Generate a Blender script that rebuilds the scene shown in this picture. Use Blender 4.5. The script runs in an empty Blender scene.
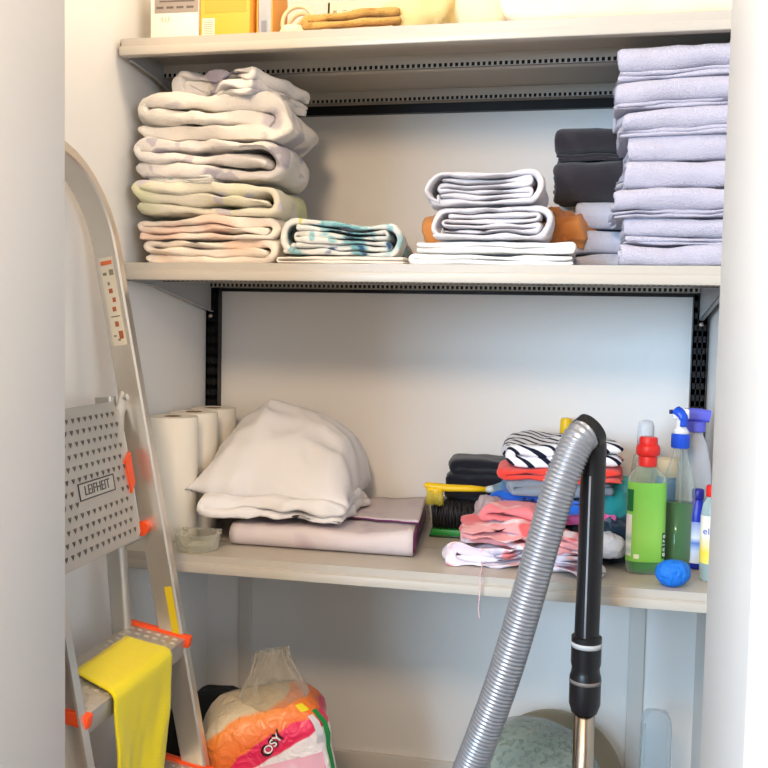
import bpy, bmesh, math, random
from mathutils import Vector, Matrix, noise, Euler
PI = math.pi
SC = bpy.context.scene
COL = SC.collection

# ------------------------------------------------------------------ camera
YAW, PIT, ROL = 0.2065, 0.0607, 0.0204
fw = Vector((-math.sin(YAW)*math.cos(PIT), math.cos(YAW)*math.cos(PIT), -math.sin(PIT)))
rt = Vector((math.cos(YAW), math.sin(YAW), 0)); up = rt.cross(fw)
r2 = rt*math.cos(ROL)+up*math.sin(ROL); u2 = -rt*math.sin(ROL)+up*math.cos(ROL)
cam_d = bpy.data.cameras.new('camera'); cam = bpy.data.objects.new('camera', cam_d); COL.objects.link(cam)
cam.matrix_world = Matrix(((r2.x, u2.x, -fw.x, .8706), (r2.y, u2.y, -fw.y, -2.0995), (r2.z, u2.z, -fw.z, 1.15), (0, 0, 0, 1)))
cam_d.sensor_width = 36; cam_d.lens = 36*927.156/768; cam_d.clip_start = .02
SC.camera = cam

# ------------------------------------------------------------------ world, lights, exposure
w = bpy.data.worlds.new('world'); SC.world = w; w.use_nodes = True
bg = w.node_tree.nodes['Background']; bg.inputs[0].default_value = (.93, .96, 1.0, 1); bg.inputs[1].default_value = 1.0
def area_light(name, loc, target, size, energy, color):
    l = bpy.data.lights.new(name, 'AREA'); l.shape = 'RECTANGLE'; l.size, l.size_y = size
    l.energy = energy; l.color = color
    o = bpy.data.objects.new(name, l); COL.objects.link(o); o.location = loc
    o.rotation_euler = (Vector(target)-Vector(loc)).to_track_quat('-Z', 'Y').to_euler(); return o
# daylight of the two room windows behind the camera
area_light('window_daylight', (-1.0, -4.45, 1.55), (.75, -.2, .9), (1.5, 1.3), 168, (.50, .74, 1.0))
area_light('side_window_daylight', (2.95, -3.2, 1.5), (.6, -.5, .9), (1.5, 1.3), 50, (.78, .87, 1.0))
# closet bulb and an added fill light (their fittings are built below)
LAMP_P, LAMP_W, LAMP_C = (.27, -.66, 2.02), 6.0, (1.0, .80, .56)
FILL_P, FILL_W, FILL_C = (.55, -2.15, 1.93), 60, (1.0, .72, .48)
SC.view_settings.view_transform = 'Standard'; SC.view_settings.look = 'None'
SC.view_settings.gamma = 1; SC.view_settings.use_curve_mapping = False
SC.view_settings.exposure = 0.15

# ------------------------------------------------------------------ materials
def lin(c):
    c = [v/255 for v in c]
    return tuple([v/12.92 if v <= .04045 else ((v+.055)/1.055)**2.4 for v in c])+(1,)
MATS = {}
def mat(name, rgb, rough=.6, metal=0, bump=0, bscale=200, patches=(), alpha=1, trans=0, spec=.5, sheen=0, emit=0, bdist=.002, ior=1.45, detail=3):
    if name in MATS: return MATS[name]
    m = bpy.data.materials.new(name); m.use_nodes = True; nt = m.node_tree; p = nt.nodes['Principled BSDF']
    p.inputs['Base Color'].default_value = lin(rgb); p.inputs['Roughness'].default_value = rough
    p.inputs['Metallic'].default_value = metal; p.inputs['Specular IOR Level'].default_value = spec
    p.inputs['Alpha'].default_value = alpha; p.inputs['Transmission Weight'].default_value = trans
    p.inputs['IOR'].default_value = ior
    if sheen: p.inputs['Sheen Weight'].default_value = sheen; p.inputs['Sheen Roughness'].default_value = .6
    if emit: p.inputs['Emission Color'].default_value = lin(rgb); p.inputs['Emission Strength'].default_value = emit
    tc = nt.nodes.new('ShaderNodeTexCoord')
    src = None
    for (c, sc, th, soft) in patches:
        n = nt.nodes.new('ShaderNodeTexNoise'); n.inputs['Scale'].default_value = sc; n.inputs['Detail'].default_value = 1.5
        mp = nt.nodes.new('ShaderNodeMapping'); mp.inputs['Location'].default_value = (sc*.37+th*11, th*7, sum(c)*.013)
        nt.links.new(tc.outputs['Object'], mp.inputs[0]); nt.links.new(mp.outputs[0], n.inputs['Vector'])
        mr = nt.nodes.new('ShaderNodeMapRange'); mr.inputs['From Min'].default_value = th; mr.inputs['From Max'].default_value = th+soft
        nt.links.new(n.outputs['Fac'], mr.inputs['Value'])
        mx = nt.nodes.new('ShaderNodeMix'); mx.data_type = 'RGBA'
        if src is None: mx.inputs[6].default_value = lin(rgb)
        else: nt.links.new(src, mx.inputs[6])
        mx.inputs[7].default_value = lin(c); nt.links.new(mr.outputs[0], mx.inputs[0]); src = mx.outputs[2]
    if src is not None: nt.links.new(src, p.inputs['Base Color'])
    if bump:
        n = nt.nodes.new('ShaderNodeTexNoise'); n.inputs['Scale'].default_value = bscale; n.inputs['Detail'].default_value = detail
        nt.links.new(tc.outputs['Object'], n.inputs['Vector'])
        b = nt.nodes.new('ShaderNodeBump'); b.inputs['Strength'].default_value = bump; b.inputs['Distance'].default_value = bdist
        nt.links.new(n.outputs['Fac'], b.inputs['Height']); nt.links.new(b.outputs[0], p.inputs['Normal'])
    MATS[name] = m; return m
def ramp_mat(name, axis, stops, rough=.5, alpha=1, scale=1.0, off=0.0, wob=0.0, wscale=12, diag=None, const=False):
    """print: colour bands along an object axis (or a diagonal), optionally wavy"""
    if name in MATS: return MATS[name]
    m = mat(name, stops[0][1], rough, alpha=alpha); nt = m.node_tree; p = nt.nodes['Principled BSDF']
    tc = nt.nodes.new('ShaderNodeTexCoord')
    d = nt.nodes.new('ShaderNodeVectorMath'); d.operation = 'DOT_PRODUCT'
    d.inputs[1].default_value = diag if diag else {'x': (1, 0, 0), 'y': (0, 1, 0), 'z': (0, 0, 1)}[axis]
    nt.links.new(tc.outputs['Object'], d.inputs[0])
    ma = nt.nodes.new('ShaderNodeMath'); ma.operation = 'MULTIPLY_ADD'; ma.inputs[1].default_value = scale; ma.inputs[2].default_value = off
    nt.links.new(d.outputs['Value'], ma.inputs[0]); out = ma.outputs[0]
    if wob:
        n = nt.nodes.new('ShaderNodeTexNoise'); n.inputs['Scale'].default_value = wscale
        nt.links.new(tc.outputs['Object'], n.inputs['Vector'])
        m2 = nt.nodes.new('ShaderNodeMath'); m2.operation = 'MULTIPLY_ADD'; m2.inputs[1].default_value = wob
        nt.links.new(n.outputs['Fac'], m2.inputs[0]); nt.links.new(out, m2.inputs[2]); out = m2.outputs[0]
    r = nt.nodes.new('ShaderNodeValToRGB'); nt.links.new(out, r.inputs[0])
    if const: r.color_ramp.interpolation = 'CONSTANT'
    e = r.color_ramp.elements; e[0].position, e[0].color = stops[0][0], lin(stops[0][1]); e[1].position, e[1].color = stops[1][0], lin(stops[1][1])
    for s, c in stops[2:]:
        q = e.new(s); q.color = lin(c)
    nt.links.new(r.outputs[0], p.inputs['Base Color']); return m
def clear(name, tint=(255, 255, 255), a=.2, rough=.08, bump=0, bscale=30):
    """thin clear plastic or glass: see-through with a glossy skin"""
    if name in MATS: return MATS[name]
    m = bpy.data.materials.new(name); m.use_nodes = True; nt = m.node_tree; nt.nodes.clear()
    o = nt.nodes.new('ShaderNodeOutputMaterial'); t = nt.nodes.new('ShaderNodeBsdfTransparent'); t.inputs[0].default_value = lin(tint)
    p = nt.nodes.new('ShaderNodeBsdfPrincipled'); p.inputs['Base Color'].default_value = lin(tint); p.inputs['Roughness'].default_value = rough
    mx = nt.nodes.new('ShaderNodeMixShader')
    lw = nt.nodes.new('ShaderNodeLayerWeight'); lw.inputs[0].default_value = .35
    ma = nt.nodes.new('ShaderNodeMath'); ma.operation = 'MULTIPLY_ADD'; ma.inputs[1].default_value = .65; ma.inputs[2].default_value = a; ma.use_clamp = True
    nt.links.new(lw.outputs['Facing'], ma.inputs[0]); nt.links.new(ma.outputs[0], mx.inputs[0])
    nt.links.new(t.outputs[0], mx.inputs[1]); nt.links.new(p.outputs[0], mx.inputs[2]); nt.links.new(mx.outputs[0], o.inputs[0])
    if bump:
        tc = nt.nodes.new('ShaderNodeTexCoord'); n = nt.nodes.new('ShaderNodeTexNoise'); n.inputs['Scale'].default_value = bscale
        nt.links.new(tc.outputs['Object'], n.inputs['Vector'])
        b = nt.nodes.new('ShaderNodeBump'); b.inputs['Strength'].default_value = bump; b.inputs['Distance'].default_value = .01
        nt.links.new(n.outputs['Fac'], b.inputs['Height']); nt.links.new(b.outputs[0], p.inputs['Normal'])
    MATS[name] = m; return m

# ------------------------------------------------------------------ mesh helpers
def box(bm, x0, x1, y0, y1, z0, z1, bev=0):
    vs = [bm.verts.new(v) for v in ((x0, y0, z0), (x1, y0, z0), (x1, y1, z0), (x0, y1, z0), (x0, y0, z1), (x1, y0, z1), (x1, y1, z1), (x0, y1, z1))]
    fs = [bm.faces.new([vs[i] for i in f]) for f in ((3, 2, 1, 0), (4, 5, 6, 7), (0, 1, 5, 4), (1, 2, 6, 5), (2, 3, 7, 6), (3, 0, 4, 7))]
    if bev:
        es = set(e for f in fs for e in f.edges)
        bmesh.ops.bevel(bm, geom=list(es), offset=bev, segments=2, affect='EDGES', profile=.5)
def catmull(pts, n=8):
    pts = [Vector(p) for p in pts]; P = [pts[0]*2-pts[1]]+pts+[pts[-1]*2-pts[-2]]; out = []
    for i in range(1, len(P)-2):
        a, b, c, d = P[i-1:i+3]
        for k in range(n):
            t = k/n
            out.append(.5*((2*b)+(c-a)*t+(2*a-5*b+4*c-d)*t*t+(3*b-a-3*c+d)*t**3))
    out.append(pts[-1]); return out
def frames(pts):
    T = []
    for i in range(len(pts)):
        a = pts[max(i-1, 0)]; b = pts[min(i+1, len(pts)-1)]; T.append((b-a).normalized())
    n = T[0].orthogonal().normalized(); res = []
    for t in T:
        n = (n-t*n.dot(t)).normalized(); res.append((t, n, t.cross(n)))
    return res
def loft(bm, rings, cap=True, closed=True):
    R = [[bm.verts.new(p) for p in r] for r in rings]; m = len(R[0])
    for a, b in zip(R, R[1:]):
        for i in range(m if closed else m-1):
            j = (i+1) % m
            bm.faces.new((a[i], a[j], b[j], b[i]))
    if cap:
        bm.faces.new(R[0][::-1]); bm.faces.new(R[-1])
    return R
def tube(bm, pts, r, seg=12, cap=True, n0=None, flat=1.0):
    pts = [Vector(p) for p in pts]; F = frames(pts)
    if n0 is not None:
        n0 = Vector(n0); G = []
        for t, n, b in F:
            q = (n0-t*n0.dot(t)).normalized(); G.append((t, q, t.cross(q)))
        F = G
    rings = []
    for i, (p, (t, n, b)) in enumerate(zip(pts, F)):
        rr = r[i] if isinstance(r, (list, tuple)) else r
        rings.append([p+n*(rr*math.cos(2*PI*k/seg))+b*(rr*flat*math.sin(2*PI*k/seg)) for k in range(seg)])
    return loft(bm, rings, cap)
def sweep_rect(bm, pts, a, b, nrm, rad=.004):
    """rounded rectangle a (along nrm) x b swept along pts"""
    pts = [Vector(p) for p in pts]; nrm = Vector(nrm); rings = []
    T = [f[0] for f in frames(pts)]
    sec = []
    for cx, cy, a0 in ((a/2-rad, b/2-rad, 0), (-(a/2-rad), b/2-rad, PI/2), (-(a/2-rad), -(b/2-rad), PI), (a/2-rad, -(b/2-rad), 1.5*PI)):
        for k in range(4):
            g = a0+k*PI/6; sec.append((cx+rad*math.cos(g), cy+rad*math.sin(g)))
    for p, t in zip(pts, T):
        n = (nrm-t*nrm.dot(t)).normalized(); bb = t.cross(n)
        rings.append([p+n*x+bb*y for x, y in sec])
    return loft(bm, rings)
def lathe(bm, prof, seg=28, sx=1, sy=1, c=(0, 0, 0), cap=True, shape=2.0):
    def sh(g):
        co, si = math.cos(g), math.sin(g)
        if shape == 2: return co, si
        e = 2/shape
        return math.copysign(abs(co)**e, co), math.copysign(abs(si)**e, si)
    rings = []
    for r, z in prof:
        ring = []
        for k in range(seg):
            a, b = sh(2*PI*k/seg); ring.append(Vector((c[0]+r*sx*a, c[1]+r*sy*b, c[2]+z)))
        rings.append(ring)
    return loft(bm, rings, cap)
def obj(name, bm, m, parent=None, smooth=True, loc=None, rot=None, mods=None, auto=None):
    bmesh.ops.recalc_face_normals(bm, faces=bm.faces[:])
    me = bpy.data.meshes.new(name); bm.to_mesh(me); bm.free()
    me.materials.append(m)
    if smooth:
        me.polygons.foreach_set('use_smooth', [True]*len(me.polygons))
        if auto is not None: me.set_sharp_from_angle(angle=auto)
    o = bpy.data.objects.new(name, me); COL.objects.link(o)
    if parent: o.parent = parent
    if loc: o.location = loc
    if rot: o.rotation_euler = rot
    return o
def tag(o, label, cat, group=None):
    o['label'] = label; o['category'] = cat
    if group: o['group'] = group
    return o
def struct(o): o['kind'] = 'structure'; return o
def thing(name, label, cat, loc=(0, 0, 0), rot=(0, 0, 0), group=None):
    o = bpy.data.objects.new(name, None); COL.objects.link(o); o.location = loc; o.rotation_euler = rot; o.empty_display_size = .03
    return tag(o, label, cat, group)
def text(name, body, size, parent, m, M, ext=.0006, width=1.0):
    c = bpy.data.curves.new(name, 'FONT'); c.body = body; c.size = size; c.extrude = ext; c.align_x = 'CENTER'; c.align_y = 'CENTER'
    t = bpy.data.objects.new(name+'_tmp', c); COL.objects.link(t)
    bpy.context.view_layer.update()
    me = bpy.data.meshes.new_from_object(t.evaluated_get(bpy.context.evaluated_depsgraph_get())); bpy.data.objects.remove(t); bpy.data.curves.remove(c)
    me.materials.clear(); me.materials.append(m)
    me.transform(Matrix.Diagonal((width, 1, 1, 1))); me.transform(M)
    o = bpy.data.objects.new(name, me); COL.objects.link(o); o.parent = parent; return o
def nz(p, s, seed=0): return noise.noise(Vector(p)*s+Vector((seed*7.31, seed*3.17, seed*1.73)))

# ------------------------------------------------------------------ setting
XR = 1.142; ZC = 2.45; YF = -1.0; YO = -1.26; XL0, XR0 = .2155, 1.0225
paint = mat('white_wall_paint', (238, 235, 230), .75, bump=.12, bscale=55, bdist=.002)
frame_paint = mat('door_frame_paint', (205, 204, 202), .5, bump=.03, bscale=30)
bm = bmesh.new(); box(bm, -.1, XR+.1, 0, .1, 0, ZC); struct(obj('wall_back', bm, paint, smooth=False))
bm = bmesh.new(); box(bm, -.1, 0, YF, 0, 0, ZC); struct(obj('wall_left', bm, paint, smooth=False))
bm = bmesh.new(); box(bm, XR, XR+.1, YF, 0, 0, ZC); struct(obj('wall_right', bm, paint, smooth=False))
bm = bmesh.new(); box(bm, -2.2, XL0, YO, YF, 0, ZC, .004); box(bm, XR0, 3.0, YO, YF, 0, ZC, .004); box(bm, XL0, XR0, YO, YF, 2.08, ZC, .004)
struct(obj('wall_front', bm, frame_paint, auto=.5))
room_paint = mat('room_wall_paint', (226, 222, 214), .8)
for nm, q in (('wall_room_left', (-2.3, -2.2, -4.6, YO, 0, ZC)), ('wall_room_right', (3.0, 3.1, -4.6, YO, 0, ZC))):
    bm = bmesh.new(); box(bm, *q); struct(obj(nm, bm, room_paint, smooth=False))
bm = bmesh.new()
for q in ((-2.3, -1.8, 0, ZC), (-.2, 3.1, 0, ZC), (-1.8, -.2, 0, .85), (-1.8, -.2, 2.25, ZC)): box(bm, q[0], q[1], -4.7, -4.6, q[2], q[3])
struct(obj('wall_room_rear', bm, room_paint, smooth=False))
bm = bmesh.new(); box(bm, -2.3, 3.1, -4.7, YO, ZC, ZC+.08); struct(obj('ceiling_room', bm, room_paint, smooth=False))
bm = bmesh.new(); box(bm, -.1, XR+.1, YO, .1, ZC, ZC+.08); struct(obj('ceiling', bm, paint, smooth=False))
bm = bmesh.new(); box(bm, -2.2, 3.0, -4.6, .1, -.06, 0)
struct(obj('floor', bm, mat('brown_wood_floor', (112, 88, 64), .45, bump=.1, bscale=40, patches=[((94, 72, 52), 3, .5, .2)]), smooth=False))
trim = mat('wall_trim_paint', (215, 210, 202), .55)
bm = bmesh.new(); box(bm, 0, XR, -.012, 0, 0, .143, .003); struct(obj('baseboard_back', bm, trim, auto=.5))
bm = bmesh.new(); box(bm, .084, .116, -.008, 0, .143, .655, .002); struct(obj('trim_1', bm, trim, auto=.5))
bm = bmesh.new(); box(bm, 1.000, 1.034, -.008, 0, .143, .655, .002); struct(obj('trim_2', bm, trim, auto=.5))

# ceiling lamp inside the closet (above the frame)
lp = thing('ceiling_lamp', 'small bulb holder hanging from the closet ceiling above the top shelf', 'lamp', (LAMP_P[0], LAMP_P[1], ZC))
bm = bmesh.new(); lathe(bm, [(.05, -.03), (.055, -.02), (.055, 0)]); obj('base', bm, mat('lamp_base_white', (235, 233, 228), .4), lp)
bm = bmesh.new(); lathe(bm, [(.006, -.40), (.006, -.03)], 12); obj('stem', bm, MATS['lamp_base_white'], lp)
ld = bpy.data.lights.new('lamp_bulb_light', 'POINT'); ld.energy = LAMP_W; ld.color = LAMP_C; ld.shadow_soft_size = .07
lo = bpy.data.objects.new('lamp_bulb_light', ld); COL.objects.link(lo); lo.location = LAMP_P
bm = bmesh.new(); lathe(bm, [(.012, -.395), (.022, -.405), (.024, -.425), (.022, -.425), (.010, -.40)], 20, cap=False); obj('socket_ring', bm, MATS['lamp_base_white'], lp)

pd_ = thing('added_fill_lamp', 'made-up bulb holder for the fill light added in the room outside the closet', 'lamp', (FILL_P[0], FILL_P[1], ZC))  # made-up pendant that carries the added fill light
bm = bmesh.new(); lathe(bm, [(.05, -.025), (.055, -.015), (.055, 0)]); obj('base', bm, MATS['lamp_base_white'], pd_)
bm = bmesh.new(); lathe(bm, [(.005, -.38), (.005, -.02)], 10); obj('cord', bm, MATS['lamp_base_white'], pd_)
pl_ = bpy.data.lights.new('added_fill_light', 'POINT'); pl_.energy = FILL_W; pl_.color = FILL_C; pl_.shadow_soft_size = .14
po_ = bpy.data.objects.new('added_fill_light', pl_); COL.objects.link(po_); po_.location = FILL_P

# ------------------------------------------------------------------ shelf system
shelf_m = mat('cream_shelf_enamel', (188, 181, 170), .38, bump=.04, bscale=90)
lip_m = mat('cream_shelf_lip', (196, 189, 177), .32)
brk_m = mat('grey_bracket_enamel', (176, 178, 178), .4, metal=.1)
blk_m = mat('black_steel', (22, 21, 22), .4, metal=.3)
X0, X1, D = .010, 1.136, .47
def perforated(bm, x0, x1, y0, y1, z):
    """box-section flange whose front face carries a row of square holes"""
    t = .0012; p = .0106; h = .0060; za, zb = z+.0026, z+.0100
    box(bm, x0, x1, y0, y1, z, z+t); box(bm, x0, x1, y0, y0+t, z, za); box(bm, x0, x1, y0, y0+t, zb, z+.0265)
    x = x0
    while x < x1:
        box(bm, x, min(x+p-h, x1), y0, y0+t, za, zb); x += p
def bar(bm, prof, x0, x1):
    loft(bm, [[Vector((x, y, z)) for y, z in prof] for x in (x0, x1)])
def shelf(zt, label):
    s = thing('metal_shelf', label, 'shelf', (0, 0, 0), group='metal wall shelves')
    zb = zt-.0325
    # front board: stepped lip with card channel, top sheet, rear flange
    bm = bmesh.new()
    box(bm, X0, X1, -D+.0075, -.272, zt-.0015, zt)
    bar(bm, [(-D+.006, zt), (-D+.006, zt-.015), (-D, zt-.016), (-D, zb), (-D+.016, zb), (-D+.016, zb+.0015), (-D+.0015, zb+.0015), (-D+.0015, zt-.0145), (-D+.0075, zt-.0135), (-D+.0075, zt)], X0, X1)
    box(bm, X0, X1, -.2732, -.272, zt-.028, zt)
    perforated(bm, X0, X1, -.291, -.2732, zt-.028)
    obj('front_board', bm, lip_m if False else shelf_m, s, smooth=False)
    bm = bmesh.new(); box(bm, X0, X1, -D-.0012, -D+.0002, zb+.0005, zt-.0165, .0004); obj('price_rail', bm, lip_m, s, auto=.5)
    bm = bmesh.new()
    box(bm, X0, X1, -.2715, -.018, zt-.0015, zt)
    box(bm, X0, X1, -.2715, -.2703, zt-.028, zt)
    box(bm, X0, X1, -.0192, -.018, zt-.028, zt)
    perforated(bm, X0, X1, -.037, -.0192, zt-.028)
    obj('rear_board', bm, shelf_m, s, smooth=False)
    for yl in (-.2885, -.0345):  # black strips that paint the shade inside the holes
        bm = bmesh.new(); box(bm, X0+.001, X1-.001, yl, yl+.001, zt-.0265, zt-.003); obj('hole_shade_strip', bm, mat('black_hole_shade', (12, 12, 12), .9), s, smooth=False)
    for x in (.0125, 1.1185):
        bm = bmesh.new()
        prof = [(-.030, zt-.085), (-.030, zt-.003), (-.440, zt-.003), (-.440, zt-.034), (-.33, zt-.040)]
        loft(bm, [[Vector((xx, y, z)) for y, z in prof] for xx in (x, x+.0025)])
        # folded lower edge
        pp = [(-.030, zt-.085), (-.33, zt-.040), (-.440, zt-.034)]
        for (ya, za), (yb, zb2) in zip(pp, pp[1:]):
            loft(bm, [[Vector((xx, ya, za)), Vector((xx, yb, zb2)), Vector((xx, yb, zb2+.0015)), Vector((xx, ya, za+.0015))] for xx in (x, x+.009)])
        b = obj('bracket', bm, brk_m, s, smooth=False)
        bm = bmesh.new(); tube(bm, [(x-.001+.004, -.031, zt-.094), (x+.004, -.038, zt-.094)], .0045, 10)
        obj('screw', bm, mat('zinc_screw', (205, 190, 180), .3, metal=.7), s)
    bm = bmesh.new(); box(bm, .036, XR-.03, -.014, 0, zt-.047 if zt > 1.5 else zt-.0355, zt-.006); obj('rear_rail', bm, blk_m, s, smooth=False)
    return s
Z1, Z2, Z3 = 1.681, 1.264, .7095
shelf(Z1, 'topmost cream metal shelf with perforated underside, under the boxes')
shelf(Z2, 'middle cream metal shelf carrying the stacks of towels')
shelf(Z3, 'lowest cream metal shelf carrying paper rolls and bottles')
def upright(x0, x1, label):
    u = thing('shelf_upright', label, 'shelf upright', (0, 0, 0), group='shelf uprights')
    bm = bmesh.new()
    box(bm, x0, x0+.0022, -.026, -.0005, .62, 1.665); box(bm, x1-.0022, x1, -.026, -.0005, .62, 1.665)
    xm = (x0+x1)/2
    for xa, xb in ((x0, x0+.0085), (xm-.0035, xm+.0035), (x1-.0085, x1)): box(bm, xa, xb, -.026, -.0245, .62, 1.665)
    z = .62
    while z < 1.66:
        box(bm, x0, x1, -.026, -.0245, z, z+.012); z += .025
    obj('slotted_channel', bm, blk_m, u, smooth=False)
    bm = bmesh.new(); box(bm, x0+.002, x1-.002, -.012, -.0005, .62, 1.665); obj('back_web', bm, mat('black_steel_inner', (14, 14, 15), .5), u, smooth=False)
upright(.0012, .031, 'black slotted steel upright in the corner behind the paper rolls')
upright(1.107, 1.136, 'black slotted steel upright in the corner behind the spray bottles')

# ------------------------------------------------------------------ folded cloth generator
def arc(cx, cy, r, a0, a1, n):
    return [(cx+r*math.cos(a0+(a1-a0)*k/n), cy+r*math.sin(a0+(a1-a0)*k/n)) for k in range(n+1)]
def seg(a, b, step=.012):
    n = max(2, int(math.dist(a, b)/step)); return [(a[0]+(b[0]-a[0])*k/n, a[1]+(b[1]-a[1])*k/n) for k in range(1, n)]
def path_fold(kind, L, H, ratio=None):
    P = []; l = L/2
    def join(pts):
        if P: P.extend(seg(P[-1], pts[0]))
        P.extend(pts)
    if kind == 'nested':           # folded twice: rounded double fold on the -u side, free edges below a fold on +u
        h = H/4; rr_ = ratio or (.25, .25, .25, .25); z = [H*(sum(rr_[:k])+rr_[k]/2) for k in range(4)]; ro = (z[3]-z[0])/2; ri = (z[2]-z[1])/2; rs = (z[3]-z[2])/2
        join([(l*.97, z[0])]); join(arc(-l+ro, (z[0]+z[3])/2, ro, -PI/2, -1.5*PI, 10)); join(arc(l-rs, (z[2]+z[3])/2, rs, PI/2, -PI/2, 6))
        join(arc(-l+ro, (z[1]+z[2])/2, ri, PI/2, 1.5*PI, 6)); join([(l*.985, z[1])])
    elif kind == 'wrap':           # a fat outer layer wrapped round several crumpled inner layers
        t = H/6.2; ro = (H-t)/2; q = (H-2.2*t)/4; zq = [t*1.1+q*(k+.5) for k in range(4)]
        join([(l*.74, zq[0])]); join(arc(-l*.78, (zq[0]+zq[1])/2, q/2, -PI/2, -1.5*PI, 5)); join(arc(l*.76, (zq[1]+zq[2])/2, q/2, -PI/2, PI/2, 5)); join(arc(-l*.76, (zq[2]+zq[3])/2, q/2, -PI/2, -1.5*PI, 5)); join([(l*.74, zq[3])])
        P2 = list(P); P.clear()
        join([(l*.80, t*1.6)]); join(arc(l-ro, H/2, ro, -PI*.44, PI/2, 9)); join(arc(-l+ro, H/2, ro, PI/2, 1.5*PI, 10)); join([(l*.93, t*.5)])
        return [P, P2]
    elif kind == 'roll':           # long spiral, curl at +u
        t = H/4.0; ro = (H-t)/2
        join([(l-ro*1.6, H*.50)]); join(arc(l-ro, H*.50, ro*.36, PI, -PI*.55, 8))
        join([(-l*.5, H*.36)]); P.clear()
        join([(l-ro*2.4, H*.47)]); join(arc(l-ro*1.05, H*.5, ro*.30, PI*.9, -PI*.5, 8)); join([(-l+ro, H*.36)]); join([(-l+ro*.8, H*.13)])
        P.clear()
        h = H/3; z = [h*.5, h*1.5, h*2.5]; rs = h/2
        join([(-l*.96, z[1]-h*.1)]); join([(l-H*.55, z[1])]); join([(l-H*.36, z[1]-h*.18)])
        P2 = list(P); P.clear()
        join([(-l*.985, z[0])]); join(arc(l-ro, H/2, ro, -PI/2, PI/2, 12)); join(arc(-l+rs*1.1, (z[1]+z[2])/2, rs, PI/2, 1.5*PI, 6)); join([(l-ro*2.1, z[1])]); join([(l-ro*1.35, z[1]-h*.12)]); join([(l-ro*.95, z[1]-h*.3)])
        return [P]+([P2] if False else [])
    elif kind == 'half':           # folded once, fold on -u
        h = H/2; r = h/2
        join([(l, h*.5)]); join(arc(-l+r, h, r, -PI/2, -1.5*PI, 8)); join([(l*.99, h*1.5)])
    elif kind == 'third':
        h = H/3; r = h/2
        join([(l, h*.5)]); join(arc(-l+r, h, r, -PI/2, -1.5*PI, 7)); join(arc(l-r, 2*h, r, -PI/2, PI/2, 7)); join([(-l*.97, h*2.5)])
    return [P]
LAYERS = {'nested': 4, 'wrap': 6.0, 'roll': 3, 'half': 2, 'third': 3}
def cloth_mesh(kind, L, H, W, seed, amp=.004, edge=.008, flip=False, wave=.004, K=16, fill=.96, ratio=None, rnd_end=.012, bulge=0.0, droop=0.0, z0=0.0):
    rnd = random.Random(seed); bm = bmesh.new(); t0 = H/LAYERS[kind]*fill
    for pi, P in enumerate(path_fold(kind, L, H, ratio)):
        t = t0*(.82 if pi else 1); rr4 = ratio or (.25,)*4; zc4 = [H*(sum(rr4[:k])+rr4[k]/2) for k in range(4)]
        pts = [Vector((u, v, 0)) for u, v in P]; n = len(pts)
        nor = []
        for i in range(n):
            d = (pts[min(i+1, n-1)]-pts[max(i-1, 0)]).normalized(); nor.append(Vector((-d.y, d.x, 0)))
        # rounded ends
        dA = (pts[0]-pts[1]).normalized()*t*.32; dB = (pts[-1]-pts[-2]).normalized()*t*.32
        pts = [pts[0]+dA]+pts+[pts[-1]+dB]; nor = [nor[0]]+nor+[nor[-1]]; n += 2
        c = rnd_end/W*2; ss = [-1, -1+.15*c, -1+.5*c]+[-1+c+(2-2*c)*k/K for k in range(K+1)]+[1-.5*c, 1-.15*c, 1]
        rows = []
        acc = 0; arcs = [0]
        for a, b in zip(pts, pts[1:]): acc += (b-a).length; arcs.append(acc)
        for s in ss:
            dd = (1-abs(s))/c; endf = .40+.60*math.sqrt(max(0, 1-(1-min(dd, 1))**2))
            A, B = [], []
            for i in range(n):
                tl = t
                if ratio: tl = H*fill*min(zip([abs(pts[i].y-q_) for q_ in zc4], rr4))[1]
                tt = tl/2*(.45 if i in (0, n-1) else 1)*endf
                for sgn, lst in ((1, A), (-1, B)):
                    q = pts[i]+nor[i]*(tt*sgn)
                    e = nz((arcs[i], seed*.37, pi), 9, seed)*edge+nz((arcs[i], 2, pi), 40, seed)*edge*.35
                    wv = s*W/2+(e if s > 0 else -e)*abs(s)**3
                    x = -q.x if flip else q.x; z = q.y
                    p = Vector((x, wv, z))
                    f = min(1, max(z, 0)/max(H, .001))
                    lum = .6*amp*nz((x*.8, wv*.5, arcs[i]*.15), 22, seed+17)
                    x += amp*nz((wv, z*2.2, x*.3), 11, seed)+amp*.6*nz((wv, z, x), 30, seed+3)
                    q_n = nor[i]*(lum*sgn); x += -q_n.x if flip else q_n.x; z += q_n.y
                    wv += amp*.8*nz((x, z, wv*.3), 14, seed+5)+edge*1.2*nz((x*.6, z*1.5, 7), 13, seed+21)*abs(s)**2
                    z += wave*nz((x, wv, 0), 8, seed+9)*(.35+.65*f)+amp*.45*nz((x, wv, z), 26, seed+1)
                    if bulge: z += bulge*f*(1-(2*x/L)**2)*(1-s*s*.6)
                    if droop: z -= droop*f*max(0, abs(2*x/L)-.45)
                    A_ = Vector((x, wv, max(z, .0006*rnd.random()))); lst.append(bm.verts.new(A_))
            rows.append((A, B))
        for (A, B), (A2, B2) in zip(rows, rows[1:]):
            for i in range(n-1):
                bm.faces.new((A[i], A[i+1], A2[i+1], A2[i])); bm.faces.new((B[i+1], B[i], B2[i], B2[i+1]))
            bm.faces.new((A[0], A2[0], B2[0], B[0])); bm.faces.new((A[-1], B[-1], B2[-1], A2[-1]))
        for A, B in (rows[0], rows[-1]):
            for i in range(n-1): bm.faces.new((A[i], B[i], B[i+1], A[i+1]))
    return bm
def towel(name, label, cat, m, loc, kind, L, H, W, seed, rot=(0, 0, 0), group=None, **k):
    o = obj(name, cloth_mesh(kind, L, H, W, seed, **k), m, None, loc=loc, rot=rot)
    return tag(o, label, cat, group)
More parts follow.
